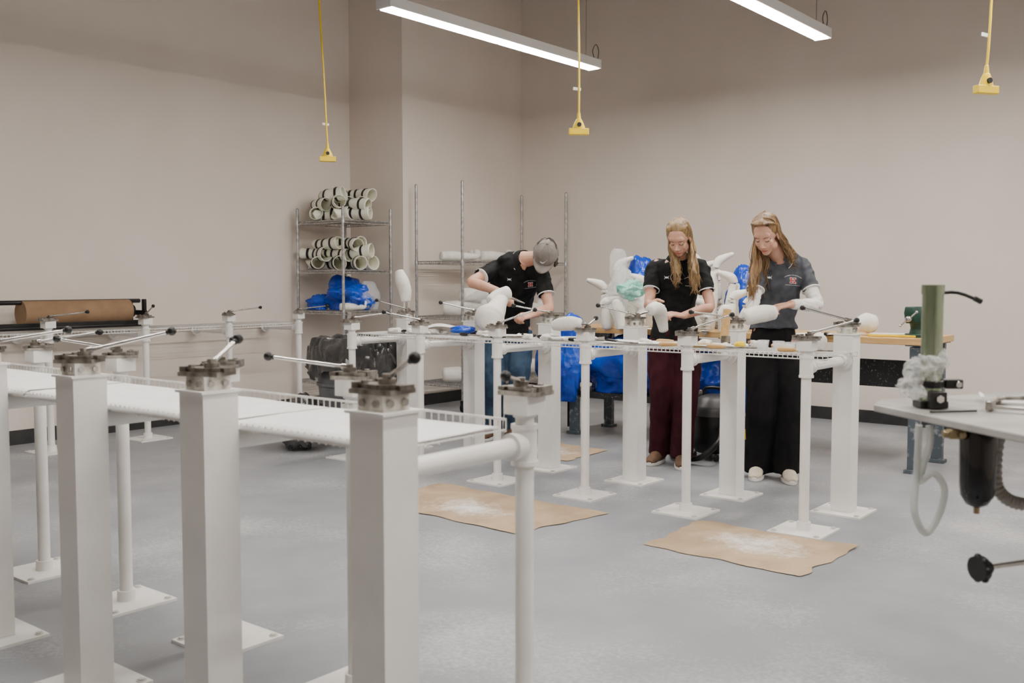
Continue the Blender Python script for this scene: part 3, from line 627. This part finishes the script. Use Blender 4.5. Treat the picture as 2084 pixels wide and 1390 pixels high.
mk('clamp_bolt',MB().cyl(p+C(.0,-.055,.028),.010,.01,6,axis=C(0,1,0)),STEEL,parent=r)
mk('clamp_bolt',MB().cyl(p+C(.062,-.016,.06),.008,.012,6,axis=C(0,1,0)),STEEL,parent=r)
mk('lever',MB().tube([p+C(.015,.03,.27),p+C(.03,.03,.285),p+C(.07,.02,.288),p+C(.115,0,.268)],.0045,10,sm=3).cyl(p+C(.112,0,.270),.007,.02,10,axis=C(.8,0,-.4)),BLACK,parent=r)
for i,(a,b_,z,q) in enumerate([(-.02,-.01,.10,.036),(-.045,.0,.05,.032),(.008,-.02,.12,.026)]):
    bag(p+C(a,b_,z),(q,q*.9,q*.9),61+i*4.3,WRAP,'plastic_wrap','crumpled clear plastic wrapped around the tube','plastic wrap',amp=.7,group='clear wrap on the tube')
for i,(s,d,a) in enumerate([(1.27,2.55,.4),(1.30,2.50,-.4),(1.33,2.60,.1),(1.24,2.62,1.2),(1.22,2.5,.8)]):
    c=C(s,d,TZ+.006+.003*i); dd=Matrix.Rotation(YAW+a,3,'Z')@V((.06,0,0))
    T(mk('plaster_stick',MB().tube([c-dd,c,c+dd],[.0045,.006,.004],10,sm=2),PAPER if i%2 else DIRTY,origin=c),'thin stick lying on the station table','stick','sticks on the station table')
p=C(1.24,2.36,TZ); r=empty('bar_clamp',p); T(r,'small steel bar clamp lying on the station table','clamp')
R=Matrix.Rotation(YAW-.6,3,'Z')
mk('bar',MB().box(p+V((0,0,.012)),(.2,.016,.008),R),STEEL,parent=r,bevel=.001)
mk('fixed_jaw',MB().box(p+R@V((-.095,.02,.015)),(.016,.06,.022),R),DIRTY,parent=r,bevel=.003)
mk('sliding_jaw',MB().box(p+R@V((.02,.02,.016)),(.022,.06,.026),R).cyl(p+R@V((.02,.045,.016)),.008,.05,12,axis=R@V((1,0,0))),DIRTY,parent=r,bevel=.003)
c=C(1.05,2.37,TZ+.005)
T(mk('scribe',MB().tube([c+C(-.05,0,0),c+C(.07,.02,0)],.003,8),BLACK,origin=c),'thin black rod lying on the station table','rod')
p=C(1.07,2.27,0); r=empty('air_filter',p+V((0,0,.90))); T(r,'black compressed-air filter bowl hanging below station table','air filter')
mk('bowl',MB().tube([p+V((0,0,z)) for z in(.908,.89,.78,.755,.735,.728)],[.036,.0405,.0385,.036,.024,.01],26),mat('gloss_black',(.006,.006,.007),.12),parent=r)
mk('drain',MB().cyl(p+V((0,0,.722)),.007,.018,6),BRASS,parent=r)
mk('head',MB().box(p+C(-.045,0,.898),(.05,.025,.022),Matrix.Rotation(YAW,3,'Z')).cyl(p+C(-.072,0,.898),.010,.02,6,axis=C(1,0,0)).cyl(p+C(-.045,-.018,.898),.008,.014,12,axis=C(0,1,0)),BRASS,parent=r,bevel=.002)
hp=[(1.01,.905),(1.012,.79),(1.0,.70),(1.03,.645),(1.066,.68),(1.072,.75),(1.045,.79),(1.02,.77),(1.035,.86),(1.03,.905)]
T(mk('clear_hose',MB().tube([C(s-.04,2.36+.012*math.sin(i*2),z) for i,(s,z) in enumerate(hp)],.0085,12,sm=8),HOSE,origin=C(1.02,2.36,.8)),'looped clear vinyl hose hanging below station table','hose')
b=MB(); q=[V(C(s,2.3,z)) for s,z in[(1.135,.912),(1.125,.84),(1.13,.77),(1.165,.735),(1.22,.73),(1.3,.76),(1.36,.85),(1.38,.91)]]
P,R=cat(q,[(.015,.015)]*len(q),10); R=[(.0165 if i%2 else .0135,)*2 for i in range(len(P))]
b.tube(P,R,14); T(mk('ribbed_hose',b,RHOSE,origin=q[0]),'grey ribbed hose curving below the station table','hose')
p=C(1.01,2.12,.628); r=empty('clamp_knob',p); T(r,'round black hand knob on a steel rod','knob')
mk('rod',MB().tube([p,C(1.54,2.30,.64)],.006,12),STEEL,parent=r)
ax=(C(1.54,2.30,.64)-p).normalized(); b=MB().cyl(p,.027,.018,28,axis=ax).cyl(p+ax*.016,.014,.02,16,axis=ax)
for k in range(7):
    x=ax.cross(V((0,0,1))).normalized(); y=ax.cross(x); a=k*2*math.pi/7; b.ell(p+(x*math.cos(a)+y*math.sin(a))*.024,.009,seg=8,rings=6)
mk('grip',b,BLACK,parent=r)
# ---------------------------------------------------------------- PEOPLE
def hand(b,w,dr,pn,ts,curl=.6,sc=1,thumb_in=.3):
    dr=dr.normalized(); pn=(pn-dr*pn.dot(dr)).normalized(); sd=dr.cross(pn).normalized()*ts
    Lp=.088*sc
    b.tube([w-dr*.02,w+dr*.01,w+dr*Lp*.5,w+dr*Lp],[(.024*sc,.018*sc),(.028*sc,.017*sc),(.038*sc,.016*sc),(.039*sc,.013*sc)],14,hint=sd,sm=2)
    for i,(o,L) in enumerate([(.028,.070),(.0095,.078),(-.0095,.072),(-.027,.056)]):
        p=w+dr*(Lp-.006)+sd*o*sc; d=(dr+sd*o*2.0).normalized(); pts=[p]; ang=curl*.5*(1+.12*i)
        for seg,f in enumerate((.45,.32,.26)):
            if seg==0: d=(d*math.cos(ang)+pn*math.sin(ang)).normalized()
            else: d=(d*math.cos(ang)+(pn*d.dot(dr)-dr*d.dot(pn)).normalized()*math.sin(ang)).normalized()
            pts.append(pts[-1]+d*L*f*sc); ang=curl*(1+.1*i)
        b.tube(pts,[.0092*sc,.0086*sc,.0080*sc,.0062*sc],10,hint=sd,sm=2)
    p=w+dr*.022*sc+sd*.026*sc; d1=(dr*.75+sd*.7+pn*.35).normalized(); d2=(dr*.9+sd*.15+pn*(.4+thumb_in)).normalized()
    b.tube([p-sd*.01,p+d1*.035*sc,p+d1*.035*sc+d2*.03*sc,p+d1*.035*sc+d2*.055*sc],[.014*sc,.0115*sc,.0100*sc,.0075*sc],10,sm=2)
def person(P):
    base=P['base']; sp=P['spine']; rt=(P['shR']-P['shL']).normalized()
    k=P.get('k',1.0)
    b=MB()
    tr=P['tr']
    b.tube(sp,tr,22,hint=rt,sm=3)
    hc=P['head']; e2=P['fwd'].normalized(); up=P.get('up',V((0,0,1)))
    e1=up.cross(e2).normalized(); e3=e2.cross(e1).normalized()
    hs=P.get('hs',1.0)
    h=lambda x,y,z: hc+(e1*x+e2*y+e3*z)*hs
    ax=(e1,e2,e3)
    E=lambda c,r:b.ell(h(*c),tuple(q*hs for q in r),ax)
    E((0,-.012,.035),(.073,.092,.084)); E((0,.028,-.03),(.056,.060,.075)); E((0,.052,-.085),(.028,.030,.024))
    for s in(-1,1):
        E((s*.033,.054,-.022),(.024,.024,.028)); E((s*.031,.068,.008),(.015,.014,.012)); E((s*.074,-.005,-.008),(.008,.018,.031)); E((s*.011,.088,-.033),(.008,.010,.007)); E((s*.042,.02,-.06),(.022,.035,.03))
    E((0,.062,.036),(.052,.022,.030)); E((0,.083,-.056),(.021,.009,.006)); E((0,.080,-.066),(.018,.009,.006))
    b.tube([h(0,.076,.018),h(0,.090,-.008),h(0,.106,-.028)],[.008*hs,.0095*hs,.011*hs],10,sm=2)
    nb=sp[-1]
    b.tube([nb-(h(0,0,0)-nb)*.15,nb.lerp(h(0,-.025,-.05),.5),h(0,-.02,-.03)],[(.062*k,.056*k),.050*k,.048*k],16,sm=2)
    for sh,el,wr in((P['shL'],P['elL'],P['wrL']),(P['shR'],P['elR'],P['wrR'])):
        m1=sh.lerp(el,.5); m2=el.lerp(wr,.3)
        b.tube([sh.lerp(sp[-2],.35),sh,m1,el,m2,wr],[.048*k,.050*k,.041*k,.035*k,.037*k,.025*k],16,sm=3)
    hand(b,P['wrL'],P['hdL'],P['pnL'],P.get('tsL',1),P.get('curl',.6),k); hand(b,P['wrR'],P['hdR'],P['pnR'],P.get('tsR',-1),P.get('curl',.6),k)
    for hp,kn,an,td in((P['hipL'],P['knL'],P['anL'],P['toL']),(P['hipR'],P['knR'],P['anR'],P['toR'])):
        b.tube([hp+V((0,0,.04)),hp.lerp(kn,.3),kn,kn.lerp(an,.35),an],[.085*k,.078*k,.056*k,.055*k,.038*k],16,sm=3)
        b.tube([an-td*.03-V((0,0,.03)),an+td*.04-V((0,0,.03)),an+td*.12-V((0,0,.045)),an+td*.16-V((0,0,.05))],[(.032,.03),(.036,.03),(.038,.02),(.025,.014)],12,hint=td.cross(V((0,0,1))))
    body=mk('person',b,[SKIN,LIPS,LASH,BROW],origin=base); T(body,P['label'],'person')
    remesh(body,.0042,2)
    me=body.data; O=base
    for f in me.polygons:
        q=(f.center+O-hc); x,y,z=q.dot(e1)/hs,q.dot(e2)/hs,q.dot(e3)/hs
        if y<.045 or abs(x)>.06 or abs(z)>.09: continue
        axx=abs(x)
        if axx<.022 and abs(z+.061)<.008*(1-(axx/.028)**2)+.001: f.material_index=1
        elif .016<axx<.046 and abs(z-(.001+.006*((axx-.031)/.014)**2))<.0034: f.material_index=2
        elif .014<axx<.049 and abs(z-(.030-abs(axx-.03)*.2))<.0034: f.material_index=3
    b=MB(); g=P['shirt_in']
    rr=[(a[0]+g,a[1]+g) if isinstance(a,tuple) else (a+g,a+g) for a in tr]
    s0=P['hem']
    b.tube([s0]+[p for p in sp[P.get('skip',1):-1]]+[sp[-1]-(sp[-1]-sp[-2])*.2],[P['hemr']]+rr[P.get('skip',1):-1]+[(.074*k,.064*k)],26,hint=rt,sm=4)
    se=P.get('sleeve',.62); trims=[]
    for sh,el in((P['shL'],P['elL']),(P['shR'],P['elR'])):
        e=sh.lerp(el,se); b.tube([sp[-2].lerp(sh,.4),sh+V((0,0,.002)),sh.lerp(el,se*.5),e],[(.056*k),(.060*k),(.058*k),(.060*k)],18,sm=3)
        trims.append((e,(el-sh).normalized()))
    sh=mk('polo_shirt',b,P['shirt'],parent=body)
    def fold(p):
        q=V((p.x+base.x,p.y+base.y,p.z))
        return .010*noise.noise(V((q.x*9+q.z*6,q.y*9+q.z*5,q.z*7)))+.006*(0.5-math.sqrt(noise.noise(V((q.x*14-q.z*9,q.y*14,q.z*12+3)))**2+.003)*2)+.003*noise.noise(q*34)
    remesh(sh,.007,4,fold)
    for e,t in trims:
        mk('sleeve_trim',MB().tube([e-t*.005,e+t*.001],[.0615*k,.0615*k],24),WINK,parent=body)
    n=sp[-1]; ad=((h(0,-.02,-.08)-n).normalized()*(1-P.get('cw',.3))+(sp[-1]-sp[-3]).normalized()*P.get('cw',.3)).normalized(); n=n-ad*P.get('cdrop',.0)
    f=P['cfwd']; f=(f-ad*f.dot(ad)).normalized(); sd=ad.cross(f).normalized()
    vs=[];N=30
    for j,(rad,zz) in enumerate([(.058,.028),(.064,.038),(.080,.012),(.088,-.006),(.090,-.010)]):
        for i in range(N+1):
            a=math.radians(22)+(2*math.pi-math.radians(44))*i/N; fr=(1+math.cos(a))*.5
            dd=f*math.cos(a)+sd*math.sin(a)
            vs.append(n+dd*rad*k+ad*(zz-.030*fr-(.018*fr*fr if j>1 else 0)))
    fs=[(j*(N+1)+i,j*(N+1)+i+1,(j+1)*(N+1)+i+1,(j+1)*(N+1)+i) for j in range(4) for i in range(N)]
    cm=MB().add(vs,fs); cm.m=[0]*(3*N)+[1]*N
    mk('collar',cm,[P['shirt'],WINK],parent=body,solid=.004)
    b=MB(); pr=P['pants_r']
    b.tube([P['waist'],P['waist'].lerp((P['hipL']+P['hipR'])/2,.6),(P['hipL']+P['hipR'])/2-V((0,0,.03))],[P['waistr'],(P['waistr'][0]+.025,P['waistr'][1]+.015),(P['waistr'][0]+.02,P['waistr'][1]+.012)],24,hint=rt,sm=3)
    for hp,kn,an in((P['hipL'],P['knL'],P['anL']),(P['hipR'],P['knR'],P['anR'])):
        b.tube([hp+V((0,0,.02)),hp.lerp(kn,.35),kn,kn.lerp(an,.5),an-V((0,0,P.get('pl',.03)))],list(pr),20,sm=4)
    tr_=mk('trousers',b,P['pants'],parent=body)
    wr2=lambda p:.010*noise.noise(V(((p.x+base.x)*14,(p.y+base.y)*14,p.z*4)))+.007*noise.noise(V((p.x*24,p.y*24,p.z*12)))
    remesh(tr_,.008,3,wr2)
    for an,td in((P['anL'],P['toL']),(P['anR'],P['toR'])):
        g0=V((an.x,an.y,0)); side=td.cross(V((0,0,1)))
        so=empty('shoe',g0,body)
        b=MB().tube([g0-td*.075+V((0,0,.045)),g0-td*.05+V((0,0,.055)),g0+td*.02+V((0,0,.06)),g0+td*.09+V((0,0,.045)),g0+td*.15+V((0,0,.034)),g0+td*.185+V((0,0,.028))],[(.022,.030),(.036,.042),(.038,.048),(.044,.034),(.042,.024),(.02,.012)],18,hint=side,sm=3)
        mk('upper',b,P['shoe'],parent=so)
        out=[]
        for i in range(28):
            a=2*math.pi*i/28; L=math.cos(a); W=math.sin(a); out.append((g0+td*(.055+.135*L)+side*(.046+.006*L)*W).xy)
        mk('sole',MB().prism([tuple(q) for q in out],.001,.026),P['sole'],parent=so,bevel=.004)
        lc=MB()
        for t in(.05,.075,.10): lc.tube([g0+td*t+side*.022+V((0,0,.100-t*.42)),g0+td*(t+.01)+V((0,0,.108-t*.42)),g0+td*t-side*.022+V((0,0,.100-t*.42))],.0035,6,sm=2)
        mk('laces',lc,CREAM,parent=so)
    bpy.context.view_layer.update()
    dgm=sh.data; bvh=BVHTree.FromPolygons([v.co+base for v in dgm.vertices],[tuple(p.vertices) for p in dgm.polygons])
    cf=P['cf'].normalized(); cr=V((0,0,1)).cross(cf).normalized(); cu=cf.cross(cr).normalized()
    if cr.dot(rt)<0: cr=-cr
    def decal(name,verts,faces,org,m,off=.0025):
        vs=[]
        for (x,y) in verts:
            p=org+cr*x+cu*y; loc,nn,_,_=bvh.ray_cast(p+cf*.3,-cf,.6)
            if loc is None: return
            vs.append(loc+cf*off)
        mk(name,MB().add(vs,faces),m,parent=body,recalc=False)
    def text(t,size,org,m,off=.0025,arc=0,bold=0,name='printed_text'):
        cu_=bpy.data.curves.new('t','FONT'); cu_.body=t; cu_.size=size; cu_.align_x='CENTER'; cu_.align_y='CENTER'; cu_.offset=bold; cu_.resolution_u=3
        to=bpy.data.objects.new('t',cu_); COL.objects.link(to); bpy.context.view_layer.update()
        me2=bpy.data.meshes.new_from_object(to.evaluated_get(bpy.context.evaluated_depsgraph_get()))
        vs=[(v.co.x,v.co.y-(arc*v.co.x**2)) for v in me2.vertices]; fs=[tuple(p.vertices) for p in me2.polygons]
        bpy.data.objects.remove(to); decal(name,vs,fs,org,m,off)
    lg=P['logo']
    def rect(x0,y0,x1,y1): return [(x0,y0),(x1,y0),(x1,y1),(x0,y1)]
    def Hs(sz,grow):
        g=grow; R=[(-.5,-.5,-.12,-.32),(-.5,.32,-.12,.5),(.12,-.5,.5,-.32),(.12,.32,.5,.5),(-.42,-.4,-.2,.4),(.2,-.4,.42,.4),(-.25,-.11,.25,.11)]
        vs=[];fs=[]
        for a in R:
            o=len(vs); vs+=[(x*sz,y*sz) for x,y in rect(a[0]-g,a[1]-g,a[2]+g,a[3]+g)]; fs.append((o,o+1,o+2,o+3))
        return vs,fs
    v_,f_=Hs(.032,.07); decal('letter_outline',v_,f_,lg,WINK,.003)
    v_,f_=Hs(.032,.0); decal('letter_emblem',v_,f_,lg,RED,.0045)
    text('UNIVERSITY OF HARTFORD',.008,lg+cu*.032,WINK,arc=6)
    text('PROSTHETICS & ORTHOTICS',.0065,lg-cu*.028,WINK)
    vs=[];fs=[]
    for sgn in(1,-1):
        for i in range(13):
            x=-1+2*i/12; y=sgn*(.98*abs(x)**2.4-.20); t=.10+.13*(1-abs(x)**2)
            vs+=[(x*.0155,(y-t)*.0145),(x*.0155,(y+t)*.0145)]
        o=len(vs)-26; fs+=[(o+2*i,o+2*i+2,o+2*i+3,o+2*i+1) for i in range(12)]
    decal('sportswear_mark',vs,fs,P['ua'],WINK,.003)
    return body,h,(e1,e2,e3),hs
def strands(body,h,paths,m,name='hair',cap=True,capc=(0,-.026,.043),capr=(.079,.089,.086),ax=None,r=.0060,vox=.0042,fine=None):
    b=MB()
    if cap: b.ell(h(*capc),capr,ax,seg=28,rings=16)
    for pts in paths:
        n=len(pts); rr=[r*(.8 if i==0 else 1)*(1 if i<n-1 else .35) for i in range(n)]
        b.tube(pts,rr,6,sm=4)
    o=mk(name,b,m,parent=body); remesh(o,vox,2)
    if fine:
        b=MB()
        for pts in fine: b.tube(pts,[.0019]*(len(pts)-1)+[.0006],4,sm=4)
        f=mk('hair_strands',b,m,parent=body); f['kind']='stuff'
    return o
def hairpaths(h,n,azr,L,seed,side,ends,spread=.012,crown=(0,-.045,.125),lay0=(-.002,.004)):
    rnd=random.Random(seed); out=[]
    for i in range(n):
        a=math.radians(rnd.uniform(*azr)); sa,ca=math.sin(a)*side,math.cos(a)
        lay=rnd.uniform(*lay0)
        p0=h(crown[0]+sa*.012,crown[1]+ca*.03,crown[2]+lay*.6)
        p1=h(sa*(.060+lay),ca*.066-.022,.100+lay*.5)
        p2=h(sa*(.076+lay),ca*.084-.020,.040)
        p3=h(sa*(.077+lay),ca*.084-.020,-.020)
        e=ends(a,rnd)
        wv=rnd.uniform(0,6); side_v=V((CS,SN,0))*.007
        j=lambda q:V((rnd.uniform(-q,q),rnd.uniform(-q,q),0))
        ln=L*rnd.uniform(.80,1.05)
        p4=p3+V((0,0,-ln*.3))+e*.35+j(spread*.4)+side_v*math.sin(wv); pm=p3+V((0,0,-ln*.55))+e*.65+j(spread*.6)-side_v*math.sin(wv)
        p5=p3+V((0,0,-ln*.8))+e*.88+j(spread*.8)+side_v*math.cos(wv); p6=p3+V((0,0,-ln))+e+j(spread)
        out.append([p0,p1,p2,p3,p4,pm,p5,p6])
    return out
def overtop(h,n,front=.060,ztop=.112,side=.074):
    return [[h(x*.35,front,ztop),h(x*.85,.03,.126-abs(x)*.3),h(x*1.08,-.01,.104-abs(x)*.5),h(x*1.12,-.035,.03)] for x in [(-side+2*side*i/(n-1)) for i in range(n)]]
def D(s,d,z=0): return C(s,d,z)
# --- woman, maroon trousers
P=dict(base=C(1.10,6.72,0),k=.93,hs=.97,
 spine=[C(1.10,6.75,.88),C(1.10,6.76,1.03),C(1.105,6.75,1.16),C(1.11,6.735,1.27),C(1.112,6.71,1.345),C(1.113,6.69,1.395)],
 tr=[(.150,.105),(.122,.088),(.130,.095),(.150,.104),(.130,.073),(.055,.052)],
 head=C(1.10,6.59,1.522),fwd=D(-.34,-.76,-.66),
 shL=C(.960,6.735,1.335),shR=C(1.262,6.69,1.335),elL=C(.905,6.60,1.09),elR=C(1.305,6.57,1.075),
 wrL=C(.885,6.41,1.095),wrR=C(1.10,6.42,1.02),hdL=D(.25,-.75,-.15),hdR=D(-.85,-.30,.15),pnL=D(.9,.2,-.4),pnR=D(-.2,.3,-.9),tsL=1,tsR=-1,curl=.75,
 hipL=C(1.02,6.76,.83),hipR=C(1.18,6.74,.83),knL=C(1.02,6.74,.46),knR=C(1.165,6.66,.46),anL=C(1.015,6.80,.09),anR=C(1.14,6.66,.09),
 toL=D(-.5,-.86).normalized(),toR=D(-.15,-.98).normalized(),shirt_in=.015,hem=C(1.10,6.75,.835),hemr=(.168,.125),skip=1,shirt=SHIRTB,
 waist=C(1.10,6.75,.93),waistr=(.14,.105),pants_r=(.098,.102,.085,.078,.076),pants=MAROON,shoe=SUEDE,sole=CREAM,
 cf=D(-.25,-.95,.1),logo=C(1.20,6.65,1.235),ua=C(1.03,6.65,1.265),cfwd=D(-.3,-.95),label='woman in black polo and maroon trousers carving a plaster cast')
bd,h,ax,hs=person(P)
fn=lambda a,r:D(.01,-.085 if a<2.0 else (-.03 if a<2.4 else .04)); fl=lambda a,r:D(.045,-.08 if a<2.0 else (-.02 if a<2.4 else .04))
pa=hairpaths(h,80,(74,150),.33,3,1,fn,.02)+hairpaths(h,65,(80,150),.29,4,-1,fl,.02)
fi=hairpaths(h,110,(72,150),.35,13,1,fn,.034,lay0=(.002,.009))+hairpaths(h,100,(78,150),.31,14,-1,fl,.034,lay0=(.002,.009))
back=[[h(x,.052-abs(x)*.35,.105-abs(x)*.35),h(x*1.08,.015,.131-abs(x)*.45),h(x*1.0,-.05,.133-abs(x)*.5),h(x*.6,-.105,.095),h(x*.25,-.122,.06)] for x in [(-.062+.124*i/44) for i in range(45)]]
strands(bd,h,pa,HAIR1,ax=ax,fine=fi+back)
# --- woman, charcoal polo
P=dict(base=C(1.64,6.25,0),k=.93,hs=.97,
 spine=[C(1.64,6.25,.86),C(1.64,6.25,1.01),C(1.648,6.22,1.15),C(1.655,6.19,1.265),C(1.65,6.15,1.345),C(1.625,6.10,1.395)],
 tr=[(.150,.105),(.122,.088),(.130,.095),(.150,.104),(.130,.073),(.055,.052)],
 head=C(1.52,5.99,1.518),fwd=D(-.50,-.70,-.62),
 shL=C(1.52,6.13,1.335),shR=C(1.795,6.19,1.335),elL=C(1.445,6.00,1.10),elR=C(1.845,6.04,1.10),
 wrL=C(1.44,5.93,1.04),wrR=C(1.645,5.92,1.105),hdL=D(.15,-.6,.1),hdR=D(-.85,-.28,-.15),pnL=D(.6,-.1,.7),pnR=D(-.15,.2,-.95),tsL=-1,tsR=-1,curl=.75,
 hipL=C(1.56,6.25,.83),hipR=C(1.72,6.25,.83),knL=C(1.565,6.22,.46),knR=C(1.725,6.2,.46),anL=C(1.565,6.29,.09),anR=C(1.725,6.19,.09),
 toL=D(-.35,-.93).normalized(),toR=D(-.1,-.99).normalized(),shirt_in=.015,hem=C(1.64,6.25,.945),hemr=(.155,.118),skip=1,shirt=SHIRTG,
 waist=C(1.64,6.25,.99),waistr=(.125,.092),pants_r=(.098,.102,.092,.088,.09),pants=BLKP,pl=.05,shoe=BEIGE,sole=CREAM,
 cf=D(-.3,-.93,.1),logo=C(1.715,6.10,1.245),ua=C(1.565,6.08,1.265),cfwd=D(-.35,-.93),label='woman in charcoal polo over white sleeves holding a plaster cast')
bd,h,ax,hs=person(P)
for sh,el,wr in((P['shL'],P['elL'],P['wrL']),(P['shR'],P['elR'],P['wrR'])):
    o=mk('undershirt_sleeve',MB().tube([sh.lerp(el,.5),sh.lerp(el,.8),el,el.lerp(wr,.3),el.lerp(wr,.9)],[.044,.042,.039,.039,.029],18,sm=5),CREAM,parent=bd)
    remesh(o,.006,2,lambda p:.005*noise.noise(V((p.x*30,p.y*30,p.z*55))))
fl=lambda a,r:D(-.03,-.06 if a<2.2 else -.01); fr=lambda a,r:D(.10,.10)
pa=hairpaths(h,70,(66,165),.38,5,-1,fl,.02)+hairpaths(h,65,(76,175),.17,6,1,fr,.02,crown=(.0,.0,.128))
fi=hairpaths(h,110,(64,165),.40,15,-1,fl,.034,lay0=(.002,.009))+hairpaths(h,90,(74,175),.19,16,1,fr,.034,crown=(0,0,.128),lay0=(.002,.009))
strands(bd,h,pa+overtop(h,30),HAIR2,ax=ax,fine=fi)
# --- man with cap
P=dict(base=C(-.03,7.82,0),k=1.06,hs=1.03,
 spine=[C(-.03,7.83,.88),C(-.02,7.80,1.03),C(.0,7.72,1.16),C(.03,7.63,1.27),C(.06,7.55,1.355),C(.10,7.49,1.405)],
 tr=[(.155,.115),(.150,.105),(.162,.116),(.180,.123),(.152,.09),(.062,.06)],
 head=C(.245,7.37,1.425),fwd=D(-.25,-.52,-.82),up=D(.2,-.45,1.0),
 shL=C(-.12,7.58,1.335),shR=C(.22,7.50,1.30),elL=C(-.30,7.37,1.235),elR=C(.275,7.37,1.04),
 wrL=C(-.09,7.19,1.165),wrR=C(.14,7.18,1.00),hdL=D(.75,-.35,-.5),hdR=D(-.6,-.5,-.1),pnL=D(-.1,.1,-1),pnR=D(-.3,.3,-.9),tsL=1,tsR=-1,curl=.95,
 hipL=C(-.12,7.84,.84),hipR=C(.06,7.82,.84),knL=C(-.13,7.76,.46),knR=C(.05,7.74,.46),anL=C(-.15,7.84,.09),anR=C(.0,7.80,.09),
 toL=D(-.4,-.92).normalized(),toR=D(-.2,-.98).normalized(),shirt_in=.018,hem=C(-.03,7.82,.83),hemr=(.172,.135),skip=1,shirt=SHIRTB,
 waist=C(-.03,7.83,.92),waistr=(.145,.115),pants_r=(.10,.105,.082,.072,.07),pants=JEAN,shoe=SUEDE,sole=CREAM,cw=.75,cdrop=.012,
 cf=D(-.05,-.92,-.2),logo=C(.135,7.45,1.20),ua=C(-.02,7.5,1.255),cfwd=D(.35,-.9),label='man in black polo and grey cap bending over a cast')
bd,h,ax,hs=person(P)
strands(bd,h,hairpaths(h,50,(70,180),.05,8,-1,lambda a,r:D(0,0),.006)+hairpaths(h,50,(70,180),.05,9,1,lambda a,r:D(0,0),.006),HAIR3,ax=ax,capc=(0,-.02,.03),capr=(.08,.095,.085))
e1,e2,e3=ax
vs=[];N=32;M_=12
for j in range(M_+1):
    th=math.pi/2*j/M_
    for i in range(N):
        a=2*math.pi*i/N
        vs.append(h(math.sin(th)*math.cos(a)*.092,-.012+math.sin(th)*math.sin(a)*.110,.028+math.cos(th)*.110))
fs=[(j*N+i,j*N+(i+1)%N,(j+1)*N+(i+1)%N,(j+1)*N+i) for j in range(M_) for i in range(N)]
b=MB().add(vs,fs)
for k2 in range(6):
    a=math.pi*k2/3; b.tube([h(math.sin(t)*math.cos(a)*.093,-.012+math.sin(t)*math.sin(a)*.111,.028+math.cos(t)*.111) for t in [i*math.pi/2/8 for i in range(9)]],.0012,5)
b.ell(h(0,-.012,.139),.007)
cap=mk('baseball_cap',b,CAPM,parent=bd,recalc=True,label='grey baseball cap')
vs=[]
for j in range(7):
    for i in range(17):
        x=-1+2*i/16; y0=.092*math.sqrt(max(0,1-(x*.80)**2)); t=j/6
        vs.append(h(x*.076*(1-.12*t*t),y0-.012+t*(.080*(1-.55*x*x)),.030-.022*x*x-.016*t))
fs=[(j*17+i,j*17+i+1,(j+1)*17+i+1,(j+1)*17+i) for j in range(6) for i in range(16)]
mk('cap_brim',MB().add(vs,fs),CAPM,parent=bd,solid=.004)
vs=[]
for i in range(13):
    t=i/12; x=-.024+.05*t; zc=.062+.020*(t*t)-.012*math.sin(t*math.pi); th=.006*math.sin(math.pi*min(1,t*1.15))**.7 if t<.87 else .001
    for sg in(-1,1):
        z=zc+sg*th; rz=(z-.028)/.110; yy=-.012+.1125*math.sqrt(max(0,1-rz*rz-(x/.092)**2)); vs.append(h(x,yy,z))
mk('cap_mark',MB().add(vs,[(2*i,2*i+2,2*i+3,2*i+1) for i in range(12)]),WINK,parent=bd,recalc=False)
q=C(.0,7.10,1.12); r=empty('carving_tool',q); T(r,'short carving knife held in a hand','hand tool')
mk('handle',MB().tube([q,q+D(-.05,.03,.02)],.011,10),WOOD,parent=r); mk('blade',MB().tube([q,q+D(.09,-.03,-.035)],[(.010,.002),(.004,.001)],8),STEEL,parent=r)
print('done')
